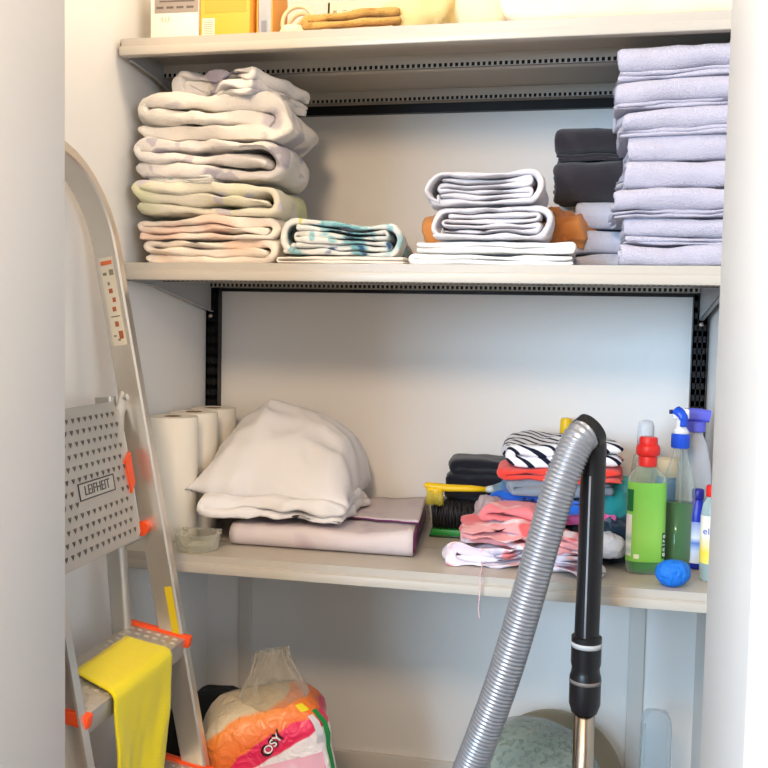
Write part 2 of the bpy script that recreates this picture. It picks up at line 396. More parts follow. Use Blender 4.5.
def terry(name, rgb, patches=(), bump=.55, bscale=420):
    return mat(name, rgb, .95, bump=bump, bscale=bscale, bdist=.004, patches=patches, spec=.15, sheen=.25, detail=2)
def blob(name, m, loc, size, seed, wr=.012, freq=10, parent=None, e=2.6, seg=56, rings=36, rot=(0, 0, 0), shape=None, ridged=True, wr2=.3):
    """soft crumpled body: superellipsoid with ridged folds, flat underside at z=0"""
    bm = bmesh.new(); sx, sy, sz = size; RR = []
    for j in range(rings+1):
        ph = -PI/2+PI*j/rings; cp, sp = math.cos(ph), math.sin(ph); ring = []
        for i in range(seg):
            th = 2*PI*i/seg
            def pw(v, q): return math.copysign(abs(v)**q, v)
            d = Vector((pw(cp, 2/e)*pw(math.cos(th), 2/e), pw(cp, 2/e)*pw(math.sin(th), 2/e), pw(sp, 2/e)))
            p = Vector((d.x*sx/2, d.y*sy/2, (d.z*.5+.5)*sz))
            if shape: p = shape(p, d)
            n = Vector((d.x/sx, d.y/sy, d.z/sz)); n = n.normalized() if n.length > 1e-6 else Vector((0, 0, 1))
            if ridged:
                f = (1-abs(nz(p, freq, seed))*2.2)*wr+(1-abs(nz(p, freq*2.3, seed+4))*2.2)*wr*wr2*1.5
            else: f = nz(p, freq, seed)*wr*2+nz(p, freq*2.7, seed+2)*wr*wr2*2
            p = p+n*f
            p.z = max(p.z, 0.0)
            ring.append(p)
        RR.append(ring)
    R = [[bm.verts.new(p) for p in r] for r in RR[1:-1]]
    for a, b in zip(R, R[1:]):
        for i in range(seg): bm.faces.new((a[i], a[(i+1) % seg], b[(i+1) % seg], b[i]))
    bm.faces.new(R[0][::-1]); tp = bm.verts.new(sum(RR[-1], Vector())/seg)
    for i in range(seg): bm.faces.new((R[-1][i], R[-1][(i+1) % seg], tp))
    return obj(name, bm, m, parent, loc=loc, rot=rot)

# ------------------------------------------------------------------ middle shelf: towels
T = Z2+.0006
white_f = terry('white_towel_grey_floral', (228, 222, 216), [((168, 162, 172), 11, .56, .05), ((196, 190, 196), 24, .62, .05)])
white_p = terry('white_towel_plain', (232, 226, 216), [((186, 180, 186), 9, .60, .05)])
green_t = terry('pale_green_towel', (228, 222, 200), [((208, 210, 158), 6, .48, .14), ((206, 200, 204), 22, .62, .06)])
peach_t = terry('peach_towel', (240, 228, 212), [((242, 200, 166), 6, .54, .16)])
cream_t = terry('cream_pink_towel', (236, 224, 210), [((236, 204, 184), 8, .56, .12)])
G = 'patterned bath towels in the warm-lit stack'
zz = T
towel('folded_towel', 'peach and cream folded towel at the very bottom of the patterned stack', 'towel', peach_t, (.175, -.330, zz), 'roll', .262, .045, .21, 11, group=G, amp=.010, wave=.010, edge=.018); zz += .046
towel('folded_towel', 'pinkish cream folded towel just under the pale green one', 'towel', cream_t, (.170, -.326, zz), 'roll', .265, .046, .21, 12, group=G, amp=.011, wave=.012, edge=.020); zz += .046
towel('folded_towel', 'pale green folded towel in the patterned stack', 'towel', green_t, (.165, -.330, zz), 'roll', .272, .058, .21, 13, rot=(0, .02, .05), group=G, amp=.011, wave=.014, edge=.020); zz += .060
towel('face_cloth', 'small white cloth with teal edge tucked above the pale green towel', 'cloth', terry('white_teal_cloth', (226, 224, 216), [((150, 190, 190), 30, .6, .05)]), (.118, -.40, zz-.002), 'third', .125, .016, .09, 14, amp=.008, wave=.008)
towel('folded_towel', 'white towel with grey flowers below the thick plain white one', 'towel', white_f, (.167, -.326, zz+.008), 'roll', .275, .074, .22, 15, rot=(0, .02, .03), group=G, amp=.013, wave=.016, edge=.022); zz += .082
towel('folded_towel', 'thick white bath towel directly under the crumpled top towel', 'towel', white_p, (.170, -.325, zz), 'roll', .282, .086, .22, 16, rot=(0, .03, 0), group=G, amp=.014, wave=.018, edge=.022, droop=.02); zz += .084
towel('crumpled_towel', 'loosely folded white towel with lilac patches crowning the patterned stack', 'towel', terry('white_towel_lilac_patch', (226, 222, 218), [((160, 154, 172), 9, .57, .04)]), (.200, -.335, zz-.006), 'nested', .195, .050, .20, 17, rot=(.0, .05, -.32), group=G, amp=.018, edge=.030, wave=.020)
sheet_w = terry('white_quilted_cotton', (236, 228, 214), bump=.25, bscale=160)
towel('quilted_cloth', 'flat white quilted cloth under the teal patterned towel', 'cloth', sheet_w, (.435, -.30, T), 'half', .24, .014, .29, 21, amp=.003, wave=.002)
towel('folded_towel', 'white and teal flowered towel lying alone beside the patterned stack', 'towel', terry('teal_flower_towel', (226, 226, 220), [((120, 178, 184), 13, .55, .05), ((52, 86, 128), 20, .65, .03), ((150, 196, 200), 34, .58, .06), ((214, 206, 130), 26, .70, .03)]), (.418, -.30, T+.0165), 'wrap', .222, .060, .27, 22, rot=(0, .015, .12), amp=.009, wave=.010, edge=.016, flip=True)
# middle pile
linen = terry('white_linen', (238, 236, 232), bump=.15, bscale=300)
towel('folded_sheet', 'lower white folded sheet under the grey-edged pile', 'sheet', linen, (.712, -.285, T), 'half', .285, .019, .32, 31, amp=.004, wave=.003, fill=1.0, group='white folded sheets')
towel('folded_sheet', 'upper white folded sheet under the grey-edged pile', 'sheet', linen, (.716, -.287, T+.0205), 'half', .272, .021, .31, 32, amp=.005, wave=.004, fill=1.0, flip=True, group='white folded sheets')
o = blob('crumpled_cloth', terry('orange_cloth', (222, 150, 84), [((190, 116, 58), 9, .55, .2)], bump=.2), (.722, -.205, T+.044), (.325, .13, .072), 33, .013, 20, e=3, seg=90, rings=48); tag(o, 'orange cloth peeking out behind the two rolled grey towels', 'cloth')
grey_t = terry('light_grey_towel', (218, 214, 218), [((196, 190, 196), 30, .55, .2)])
towel('folded_towel', 'lower of the two oval folded grey towels on the white sheets', 'towel', grey_t, (.712, -.365, T+.045), 'wrap', .205, .060, .155, 34, amp=.008, wave=.008, edge=.018, flip=True, group='oval folded grey towels')
towel('folded_towel', 'upper of the two oval folded grey towels on the white sheets', 'towel', grey_t, (.698, -.365, T+.107), 'wrap', .200, .056, .155, 35, amp=.008, wave=.008, edge=.018, rot=(0, -.02, 0), flip=True, group='oval folded grey towels')
# small grey-blue stack and black towels behind the tall lilac stack
small_g = terry('grey_blue_towel', (196, 198, 212))
zz = T
hs = [.034, .050, .050]
for i, (h, lb) in enumerate(zip(hs, ('bottom', 'second', 'topmost'))):
    towel('folded_towel', ['bottom grey-blue towel in the short stack below the black towels', 'middle grey-blue towel in the short stack below the black towels', 'topmost grey-blue towel, right under the black towels'][i], 'towel', small_g, (.975-(.006 if i == 1 else 0)+(.012 if i == 2 else 0), -.135, zz), 'nested', .215, h, .265, 41+i, rot=(0, 0, PI/2), amp=.006, wave=.008, ratio=(.30, .20, .20, .30), group='grey-blue towels under the black ones')
    zz += h+.001
blackt = terry('black_terry', (44, 40, 46), [((60, 54, 60), 14, .55, .2)])
towel('folded_towel', 'lower thick black towel leaning beside the tall lilac stack', 'towel', blackt, (.957, -.135, zz+.008), 'nested', .215, .082, .285, 44, rot=(0, -.09, PI/2), amp=.006, wave=.008, ratio=(.30, .20, .20, .30), group='black towels')
towel('folded_towel', 'upper black towel of the pair beside the tall lilac stack', 'towel', blackt, (.957, -.135, zz+.086), 'nested', .205, .062, .275, 45, rot=(.0, -.07, PI/2), flip=True, amp=.006, wave=.008, ratio=(.10, .10, .40, .40), group='black towels')
# tall lilac stack
lil = terry('lilac_grey_terry', (190, 187, 203), bump=.8, bscale=380)
heights = [.034, .046, .050, .046, .040, .046, .048, .054]
names = ['lilac-grey towel lying on the shelf at the bottom of the tall stack', 'second lilac-grey towel from the bottom of the tall stack', 'third lilac-grey towel from the bottom of the tall stack', 'fourth lilac-grey towel from the bottom of the tall stack',
         'fifth lilac-grey towel from the bottom, middle of the tall stack', 'third lilac-grey towel from the top of the tall stack', 'second lilac-grey towel from the top of the tall stack', 'thick lilac-grey towel on top of the tall stack under the shelf']
zz = T
for i, (h, nm) in enumerate(zip(heights, names)):
    fl = i in (1, 2, 5, 6, 7)
    dx = [.004, .010, -.006, .002, .012, .0, -.004, -.008][i]
    tilt = [0, 0, -.01, -.01, -.015, -.025, -.035, -.05][i]
    towel('folded_towel', nm, 'towel', lil, (1.029+dx, -.352+[0, .004, -.006, 0, .006, -.002, 0, 0][i], zz), 'nested', .205, h, .200, 51+i, rot=(tilt, 0, PI/2), flip=fl, amp=.006, wave=.009, edge=.008, ratio=(.13, .13, .37, .37) if fl else (.30, .20, .20, .30), group='lilac-grey towels in the tall stack')
    zz += h+.0006

# ------------------------------------------------------------------ top shelf
T1 = Z1+.0006
bx = thing('carton', 'white carton with a grey label band at the wall end of the top shelf', 'box', (.097, -.365, T1+.004), (0, 0, .04))
bm = bmesh.new(); box(bm, -.048, .048, -.06, .06, 0, .15, .0015); obj('body', bm, mat('white_carton', (236, 228, 214), .6), bx, auto=.5)
bm = bmesh.new(); box(bm, -.040, .047, -.0606, -.0598, .052, .12); obj('grey_label', bm, mat('grey_print', (150, 140, 132), .6), bx, smooth=False)
bm = bmesh.new()
for k in range(4): box(bm, -.036+k*.02, -.022+k*.02, -.061, -.0602, .060, .064)
for k in range(3): box(bm, -.030, .04-k*.01, -.061, -.0602, .072+k*.008, .075+k*.008)
obj('label_print', bm, mat('dark_grey_print', (96, 86, 82), .6), bx, smooth=False)
text('print', 'ILLE', .012, bx, mat('pink_beige_print', (222, 180, 150), .6), Matrix.Translation((-.018, -.0604, .040)) @ Matrix.Rotation(PI/2, 4, 'X'), .0003)
for xa in (-.030, .014):
    bm = bmesh.new(); box(bm, xa, xa+.016, -.056, -.02, -.004, 0); obj('foot_tab', bm, MATS['dark_grey_print'], bx, smooth=False)
ob = thing('carton', 'orange yellow carton standing beside the white carton', 'box', (.199, -.365, T1), (0, 0, .03))
bm = bmesh.new(); box(bm, -.049, .049, -.06, .06, 0, .15, .003); obj('body', bm, mat('orange_carton', (246, 178, 66), .5), ob, auto=.5)
bm = bmesh.new(); box(bm, -.044, -.020, -.0606, -.0598, .010, .042); obj('barcode_label', bm, mat('pale_label', (244, 226, 206), .6), ob, smooth=False)
bm = bmesh.new()
for k in range(8): box(bm, -.042, -.023, -.061, -.0602, .013+k*.0034, .0142+k*.0034)
obj('barcode', bm, mat('barcode_brown', (186, 140, 112), .6), ob, smooth=False)
bm = bmesh.new(); box(bm, -.040, .042, -.0606, -.0598, .052, .12); obj('print_panel', bm, mat('orange_print', (240, 160, 60), .5), ob, smooth=False)
bm = bmesh.new(); box(bm, -.047, .047, -.0604, -.0596, .0015, .008); obj('base_stripe', bm, mat('yellow_print', (236, 190, 30), .5), ob, smooth=False)
bl = thing('blister_pack', 'clear blue-grey blister pack with orange edges next to the orange carton', 'package', (.272, -.355, T1))
bm = bmesh.new(); box(bm, -.013, .013, -.05, .04, 0, .13, .003); obj('shell', bm, clear('clear_blue_film', (214, 222, 232), .55, .2), bl, auto=.5)
bm = bmesh.new(); box(bm, -.0155, -.0132, -.05, .04, 0, .13); box(bm, .0132, .0155, -.05, .04, 0, .13); obj('card_edge', bm, mat('orange_card', (240, 170, 80), .6), bl, smooth=False)
bm = bmesh.new(); box(bm, -.006, .004, -.0506, -.0495, .010, .04, .0003); obj('print', bm, mat('grey_blue_print', (130, 136, 150), .6), bl, smooth=False)
# coiled cream strap
bm = bmesh.new(); pts = []
for k in range(90):
    a = k*.21; r = .034-.00022*k; pts.append((r*math.cos(a), -.03+.0007*k, .037+r*math.sin(a)*.98))
R_ = tube(bm, pts, .0042, 8, flat=1.0)
tag(obj('coiled_cord', bm, terry('cream_cord', (236, 216, 178), bump=.4), loc=(.330, -.36, T1+.001)), 'cream cord wound into a standing coil on the top shelf', 'cord')
o = blob('crumpled_wrap', terry('cream_wrap', (244, 226, 190), bump=.2), (.334, -.41, T1), (.05, .035, .022), 71, .004, 40); tag(o, 'scrap of cream paper in front of the coiled cord', 'wrap')
towel('rolled_mat', 'tan fuzzy mat folded flat on the top shelf', 'mat', terry('tan_fleece', (204, 160, 84), [((176, 130, 60), 40, .5, .2)], bump=.9, bscale=300), (.447, -.372, T1+.007), 'half', .175, .030, .15, 72, rot=(0, -.03, .03), amp=.005, wave=.005)
towel('folded_cloth', 'thin peach cloth lying beneath the tan mat', 'cloth', terry('peach_cloth', (236, 196, 150)), (.462, -.385, T1), 'half', .13, .006, .13, 73, amp=.002, wave=.001, K=8)
bk = thing('plastic_basket', 'cream slotted plastic basket at the back of the top shelf', 'basket', (.47, -.19, T1))
bm = bmesh.new(); cm = mat('cream_plastic', (240, 224, 186), .45)
box(bm, -.11, .11, -.09, .09, 0, .004); box(bm, -.11, .11, .086, .09, .004, .11); box(bm, -.11, -.106, -.09, .09, .004, .11); box(bm, .106, .11, -.09, .09, .004, .11)
box(bm, -.11, .11, -.09, -.086, .004, .028); box(bm, -.11, .11, -.09, -.086, .095, .11)
for k in range(12): box(bm, -.11+k*.0195, -.1+k*.0195, -.09, -.086, .028, .095)
obj('body', bm, cm, bk, smooth=False)
def drape(p, d):
    return Vector((p.x, p.y, p.z*(1+.35*math.sin(p.x*34)*.6)))
o = blob('crumpled_cloth', terry('cream_muslin', (238, 214, 150), [((222, 188, 110), 8, .5, .2)], bump=.2), (.565, -.345, T1), (.135, .17, .085), 74, .012, 16, shape=drape); tag(o, 'crumpled cream muslin cloth next to the tan mat', 'cloth')
o = blob('cloth_bag', terry('ivory_bag_cotton', (242, 224, 180), bump=.15), (.682, -.335, T1), (.095, .19, .10), 75, .007, 12, e=3.5); tag(o, 'soft ivory bag between the muslin cloth and the long folded sheet', 'bag')
towel('folded_duvet', 'long puffy off-white folded bedding filling the end of the top shelf', 'bedding', terry('offwhite_bedding', (240, 224, 192), bump=.15, bscale=120), (.933, -.285, T1), 'half', .395, .10, .33, 76, amp=.006, wave=.012)

# ------------------------------------------------------------------ lowest shelf
B = Z3+.0006
roll_m = mat('white_paper_towel', (238, 231, 216), .9, bump=.25, bscale=160, bdist=.001)
core_m = mat('brown_cardboard', (128, 100, 72), .85)
for i, (x, y, lab) in enumerate(((.0555, -.325, 'white paper towel roll nearest the front, by the glass ashtray'), (.0548, -.217, 'middle white paper towel roll of the three along the wall'), (.0555, -.109, 'rearmost white paper towel roll beside the black upright'))):
    r = thing('paper_towel_roll', lab, 'paper roll', (x, y, B), (0, 0, i*1.3), group='paper towel rolls')
    bm = bmesh.new(); lathe(bm, [(.018, .0), (.0505, .0), (.0515, .002), (.0515, .247), (.0505, .249), (.018, .249), (.018, 0)], 48, cap=False); obj('paper', bm, roll_m, r, auto=.6)
    bm = bmesh.new(); lathe(bm, [(.0165, .0), (.018, .0), (.018, .2492), (.0165, .2492), (.0165, 0)], 24, cap=False); obj('core', bm, core_m, r, auto=.6)
# folded mat with purple lining
mt = thing('folded_mat', 'pale pink folded mat with purple lining under the white pillow', 'mat', (.395, -.205, B), (0, 0, .0))
def mat_layers(zc, t, y0, y1, inner, seed, k=26):
    """U-fold: fold at the front (-y); path from lower back to upper back"""
    r = .019 if not inner else .0088
    zl, zh = .0215-r, .0215+r
    P = [(y1, zl)]+seg((y1, zl), (y0+r, zl), .02)+arc(y0+r, .0215, r, -PI/2, -1.5*PI, 10)+seg((y0+r, zh), (y1-.05, zh), .02)+[(y1-.05, zh)]
    bm = bmesh.new(); rows = []
    pts = [Vector((a, b, 0)) for a, b in P]; n = len(pts)
    for s in range(k+1):
        x = -.175+(.335 if not inner else .338)*s/k; A, Bv = [], []
        for i in range(n):
            d = (pts[min(i+1, n-1)]-pts[max(i-1, 0)]).normalized(); no = Vector((-d.y, d.x, 0))
            for sg, l in ((1, A), (-1, Bv)):
                q = pts[i]+no*(t/2*sg); y, z = q.x, q.y
                xx = x+.02*(-(y+.0)/.2)*(x/.16)
                lift = .006*nz((x, y, 1), 9, seed)*max(0, z-.008)/.03+max(0, x-.08)*.10*max(0, z-.01)/.03
                yy = y+(.006*nz((x, 0, 0), 12, seed) if z > .03 else .002*nz((x, 3, 0), 9, seed))
                l.append(bm.verts.new((xx, yy, max(z+lift, .0004))))
        rows.append((A, Bv))
    for (A, Bv), (A2, B2) in zip(rows, rows[1:]):
        for i in range(n-1):
            bm.faces.new((A[i], A[i+1], A2[i+1], A2[i])); bm.faces.new((Bv[i+1], Bv[i], B2[i], B2[i+1]))
        bm.faces.new((A[0], A2[0], B2[0], Bv[0])); bm.faces.new((A[-1], Bv[-1], B2[-1], A2[-1]))
    for A, Bv in (rows[0], rows[-1]):
        for i in range(n-1): bm.faces.new((A[i], Bv[i], Bv[i+1], A[i+1]))
    return bm
obj('cover', mat_layers(0, .004, -.170, .195, False, 5), mat('pale_pink_felt', (214, 203, 204), .9, bump=.15, bscale=200, patches=[((196, 180, 190), 20, .55, .2)]), mt)
obj('lining', mat_layers(0, .0155, -.156, .192, True, 5), mat('purple_satin', (122, 58, 108), .45, bump=.6, bscale=40, bdist=.006), mt)
def flap(off, edge_only=False):
    bm = bmesh.new(); rows = []
    for i in range(41):
        x = -.12+.286*i/40; y0 = -.055+.016*math.sin(x*26)-.05*(x/.16)+.010*nz((x, 0, 0), 22, 3); row = []
        for j in range(2 if edge_only else 9):
            y = y0+(.005*j if edge_only else (.19-y0)*j/8)
            lift = .006*nz((x, y, 1), 9, 5)+max(0, x-.08)*.10
            row.append((x+.02*(-y/.2)*(x/.16), y-(.0015 if edge_only else 0), .0445+lift+off+.004*math.exp(-(y-y0)/.01)))
        rows.append(row)
    lo = [[Vector(p) for p in r] for r in rows]; hi = [[Vector(p)+Vector((0, 0, .003)) for p in r] for r in rows]
    a = [[bm.verts.new(p) for p in r] for r in lo]; b = [[bm.verts.new(p) for p in r] for r in hi]; m = len(a[0])
    for i in range(40):
        for j in range(m-1):
            bm.faces.new((a[i][j], a[i][j+1], a[i+1][j+1], a[i+1][j])); bm.faces.new((b[i][j], b[i+1][j], b[i+1][j+1], b[i][j+1]))
        bm.faces.new((a[i][0], a[i+1][0], b[i+1][0], b[i][0])); bm.faces.new((a[i][-1], b[i][-1], b[i+1][-1], a[i+1][-1]))
    for i in (0, 40):
        for j in range(m-1): bm.faces.new((a[i][j], a[i][j+1], b[i][j+1], b[i][j]))
    return bm
fl_ = obj('flap', flap(0), MATS['pale_pink_felt'], mt)
obj('piping', flap(-.0012, True), MATS['purple_satin'], fl_)
# pillow and bedding under it
pil_m = mat('white_cotton_pillow', (234, 232, 232), .85, bump=.12, bscale=60, bdist=.003, spec=.2)
towel('folded_bedding', 'white crumpled bedding folded below the pillow', 'bedding', pil_m, (.275, -.240, B+.0545), 'half', .29, .040, .26, 81, rot=(0, .03, .05), amp=.016, edge=.022, wave=.016, K=26)
def pillow_mesh():
    bm = bmesh.new(); N = 44; M = 34; rows = {}
    def ridge(u):
        pts = [(-1, .045), (-.88, .085), (-.62, .140), (-.32, .176), (.1, .166), (.5, .148), (.8, .118), (.94, .075), (1, .03)]
        for (a, ha), (b, hb) in zip(pts, pts[1:]):
            if a <= u <= b:
                t = (u-a)/(b-a); return ha+(hb-ha)*t
        return .03
    def depth(v):
        pts = [(-1, .05), (-.92, .22), (-.6, .58), (-.2, .86), (.2, 1.0), (.7, .90), (1, .15)]
        for (a, ha), (b, hb) in zip(pts, pts[1:]):
            if a <= v <= b:
                t = (v-a)/(b-a); return ha+(hb-ha)*t
        return .1
    for side in (1, -1):
        for i in range(N+1):
            for j in range(M+1):
                u = -1+2*i/N; v = -1+2*j/M
                rim = i in (0, N) or j in (0, M)
                if rim and side == -1: rows[(i, j, -1)] = rows[(i, j, 1)]; continue
                pin = 1-.10*(1-abs(u))*abs(v)**2; pu = 1-.06*(1-abs(v))*u*u
                x = u*.165*pu; y = v*.150*pin
                x += .012*nz((v, u*.3, 0), 3, 3)*abs(u)**2; y += .016*nz((u*1.0, v*.2, 4), 4, 6)*abs(v)**3
                if side == 1:
                    h = ridge(u)*depth(v)
                    fold = 1-abs(nz((x*1.0+y*.4, y*2.2, 0), 11, 12))*2
                    fold2 = 1-abs(nz((x, y, 3), 24, 15))*2
                    z = h+(.010*fold+.0035*fold2)*(1-u**8)*(1-v**8)+.018
                else:
                    z = .018-.012*(1-u**6)*(1-v**6)+.004*nz((x, y, 0), 14, 8)*(1-u**4)
                rows[(i, j, side)] = bm.verts.new((x, y, z))
        for i in range(N):
            for j in range(M):
                q = [rows[(i, j, side)], rows[(i+1, j, side)], rows[(i+1, j+1, side)], rows[(i, j+1, side)]]
                bm.faces.new(q if side == 1 else q[::-1])
    return bm
o = obj('pillow', pillow_mesh(), pil_m, loc=(.258, -.205, B+.074), rot=(.0, .06, .06)); tag(o, 'plump white pillow slumped on top of the bedding', 'pillow')
# ashtray
gl = thing('glass_ashtray', 'small round clear glass ashtray at the shelf edge', 'ashtray', (.152, -.417, B))
bm = bmesh.new(); lathe(bm, [(.034, 0), (.040, .002), (.044, .030), (.043, .033), (.039, .033), (.036, .012), (.030, .008), (.001, .007)], 40)
obj('bowl', bm, clear('clear_glass', (240, 240, 232), .05, .04), gl)
for a in (.5, 2.6, 4.7):
    bm = bmesh.new(); tube(bm, [(.036*math.cos(a), .036*math.sin(a), .0325), (.046*math.cos(a), .046*math.sin(a), .0325)], .005, 8)
    obj('cigarette_rest', bm, MATS['clear_glass'], gl)

# hand brush with bristles upward
hb = thing('hand_brush', 'hand brush with green back and black bristles lying upside down', 'brush', (.645, -.150, B), (0, 0, .06)); hb.scale = (1.06, 1, 1.1)
bm = bmesh.new(); box(bm, -.068, .068, -.026, .026, 0, .016, .005); obj('back', bm, mat('green_plastic', (30, 140, 52), .4), hb, auto=.6)
bm = bmesh.new(); box(bm, -.070, .070, -.028, .028, .0005, .005, .002); obj('base_rim', bm, mat('dark_green_plastic', (16, 70, 34), .4), hb, auto=.6)
bm = bmesh.new(); rnd = random.Random(4)
for i in range(19):
    for j in range(6):
        x, y = -.062+i*.0069+(.0034 if j % 2 else 0), -.021+j*.0084
        for k in range(5):
            dx, dy = rnd.uniform(-.007, .007), rnd.uniform(-.008, .006)
            tube(bm, [(x, y, .015), (x+dx*.4, y+dy*.4, .040), (x+dx, y+dy, .062+rnd.uniform(-.006, .006))], [.0017, .0016, .0009], 4)
b_ = obj('bristles', bm, mat('black_bristle', (34, 32, 34), .5), hb); b_['kind'] = 'stuff'
# black folded cloths behind the brush
navy = terry('black_navy_cloth', (24, 26, 36), bump=.2)
zz = B
for i, (h, lab, c) in enumerate(((.070, 'black folded cloth lowest behind the hand brush', 'c'), (.050, 'black folded cloth in the middle behind the hand brush', 'c'), (.036, 'flat black folded cloth uppermost behind the hand brush', 'c'))):
    towel('folded_cloth', lab, 'cloth', navy, (.668+.004*i, -.058, zz), 'half', .15-.006*i, h, .10, 91+i, amp=.008, wave=.006, K=10, fill=1.0, flip=(i == 1), group='black cloths behind the brush'); zz += h+.001
# yellow pastry brush resting on the bristles
yb = thing('yellow_brush', 'yellow-handled brush with pale yellow bristles resting over the hand brush', 'brush', (.630, -.180, B+.108), (0, -.02, .05))
yel = mat('yellow_plastic', (240, 196, 18), .35)
bm = bmesh.new(); tube(bm, [(-.070, 0, .004), (-.066, 0, .004), (-.055, 0, .003), (-.02, 0, -.001), (.03, 0, -.001), (.062, 0, -.002)], [.003, .0065, .0075, .0085, .0075, .0055], 12, flat=.8); obj('handle', bm, yel, yb)
bm = bmesh.new(); tube(bm, [(.060, 0, -.002), (.076, 0, -.001)], [.006, .009], 12); obj('ferrule', bm, mat('pale_grey_plastic', (206, 210, 212), .4), yb)
bm = bmesh.new(); rnd = random.Random(8)
for k in range(150):
    a, b2 = rnd.uniform(-1, 1), rnd.uniform(-1, 1)
    tube(bm, [(.074, a*.007, b2*.006), (.095, a*.012, b2*.014), (.120+rnd.uniform(-.01, .008), a*.018, b2*.024+rnd.uniform(-.004, .004))], [.0013, .0013, .0006], 4)
o = obj('bristles', bm, mat('grey_blue_bristle', (136, 156, 166), .7), yb); o['kind'] = 'stuff'
bm = bmesh.new(); tube(bm, [(-.064, 0, -.002), (-.058, 0, -.004), (-.036, 0, -.005), (-.028, 0, -.003)], [.006, .013, .013, .006], 14, flat=.6); obj('head', bm, yel, yb)
bm = bmesh.new()
for k in range(170):
    x, y = rnd.uniform(-.062, -.032), rnd.uniform(-.010, .010)
    tube(bm, [(x, y, -.006), (x+(x+.047)*.25, y*1.4, rnd.uniform(-.038, -.030))], [.0012, .0008], 4)
o = obj('head_bristles', bm, mat('pale_yellow_bristle', (206, 186, 70), .6), yb); o['kind'] = 'stuff'
# pile of coloured cloths
zz = B
pile = [('folded_cloth', 'dark navy crumpled cloth at the bottom of the coloured pile', terry('navy_cloth', (36, 48, 66), [((70, 92, 110), 24, .58, .08)], bump=.3), (.845, -.165), .235, .066, .23, 'third', .012),
        ('folded_cloth', 'bright pink folded cloth in the coloured pile', terry('pink_cloth', (238, 104, 160), bump=.3), (.838, -.19), .195, .026, .21, 'half', .008),
        ('folded_cloth', 'royal blue folded cloth in the coloured pile', terry('blue_cloth', (22, 92, 190), [((20, 130, 170), 12, .6, .1)], bump=.3), (.812, -.19), .180, .032, .21, 'half', .011),
        ('folded_cloth', 'slate grey folded cloth below the red one', terry('slate_cloth', (126, 138, 150), bump=.3), (.838, -.19), .190, .028, .21, 'half', .009),
        ('folded_cloth', 'coral red folded cloth below the striped one', terry('red_cloth', (238, 66, 52), bump=.3), (.843, -.19), .225, .028, .22, 'half', .008)]
for i, (n, lab, m, (x, y), L, h, W, k, am) in enumerate(pile):
    towel(n, lab, 'cloth', m, (x, y, zz), k, L, h, W, 101+i, amp=am*1.7, wave=.014, edge=.022, fill=1.05, rot=(0, [0, 0, -.03, -.04, -.03][i], [0, .1, -.06, .05, 0][i])); zz += h*.98
str_m = mat('white_black_stripe', (236, 236, 236), .95, spec=.1)
nt = str_m.node_tree; tc = nt.nodes.new('ShaderNodeTexCoord'); wv = nt.nodes.new('ShaderNodeTexWave'); wv.inputs['Scale'].default_value = 19; wv.inputs['Distortion'].default_value = 1.6; wv.inputs['Detail'].default_value = 0; wv.bands_direction = 'DIAGONAL'
cr = nt.nodes.new('ShaderNodeValToRGB'); cr.color_ramp.elements[0].position = .22; cr.color_ramp.elements[0].color = lin((30, 34, 50)); cr.color_ramp.elements[1].position = .28; cr.color_ramp.elements[1].color = lin((236, 234, 236))
nt.links.new(tc.outputs['Object'], wv.inputs[0]); nt.links.new(wv.outputs['Fac'], cr.inputs[0]); nt.links.new(cr.outputs[0], nt.nodes['Principled BSDF'].inputs['Base Color'])
towel('striped_cloth', 'white cloth with navy stripes topping the coloured pile', 'cloth', str_m, (.845, -.185, zz), 'half', .205, .044, .21, 110, amp=.013, wave=.016, fill=1.05, rot=(0, -.04, .05))
o = blob('crumpled_cloth', terry('teal_satin', (40, 150, 150), [((90, 190, 180), 10, .5, .2)], bump=.1), (.955, -.225, B+.075), (.055, .09, .075), 112, .008, 18); tag(o, 'teal crumpled cloth squeezed between red cloth and green bottle', 'cloth')
o = blob('crumpled_cloth', terry('dark_blue_gauze', (30, 50, 66), [((96, 120, 140), 30, .6, .06)], bump=.4), (.945, -.25, B), (.075, .11, .074), 113, .010, 22); tag(o, 'dark blue crumpled cloth on the shelf left of the green bottle', 'cloth')
# pink and white crumpled cloth in front
pk = terry('pink_white_muslin', (236, 226, 236), [((236, 128, 130), 16, .57, .06), ((242, 176, 164), 24, .60, .06), ((206, 198, 222), 12, .58, .08)], bump=.3)
pk2 = terry('rose_muslin', (236, 160, 160), [((240, 220, 224), 18, .52, .08), ((226, 96, 96), 14, .60, .06)], bump=.3)
towel('crumpled_cloth', 'rose pink crumpled muslin heaped on the white one', 'cloth', pk2, (.770, -.345, B+.038), 'third', .215, .030, .115, 122, amp=.020, wave=.020, edge=.034, K=36, fill=.85, rot=(0, .03, .1))
o = towel('crumpled_cloth', 'pink and white crumpled muslin spilling to the shelf edge', 'cloth', pk, (.782, -.352, B), 'nested', .275, .040, .135, 121, amp=.020, wave=.018, edge=.034, K=40, fill=.8)
bm = bmesh.new(); tube(bm, catmull([(-.075, -.055, .012), (-.070, -.095, .006), (-.070, -.1256, .004), (-.069, -.1285, -.02), (-.071, -.1295, -.055), (-.068, -.1290, -.072)], 5), .0011, 6); obj('loose_thread', bm, terry('pink_thread', (236, 190, 196)), o)
towel('pink_cloth', 'coral pink folded cloth lying on the crumpled muslin', 'cloth', terry('coral_pink_cloth', (238, 126, 130), [((244, 200, 196), 16, .6, .1)], bump=.3), (.772, -.318, B+.068), 'half', .125, .028, .09, 123, amp=.014, wave=.014, rot=(0, .14, -.25))
o = blob('gauze_bag', mat('taupe_gauze', (176, 156, 156), .9, bump=.4, bscale=200), (.703, -.280, B+.040), (.055, .06, .058), 124, .013, 24, rot=(0, .25, .3)); tag(o, 'taupe gauze bag crumpled beside the hand brush', 'bag')
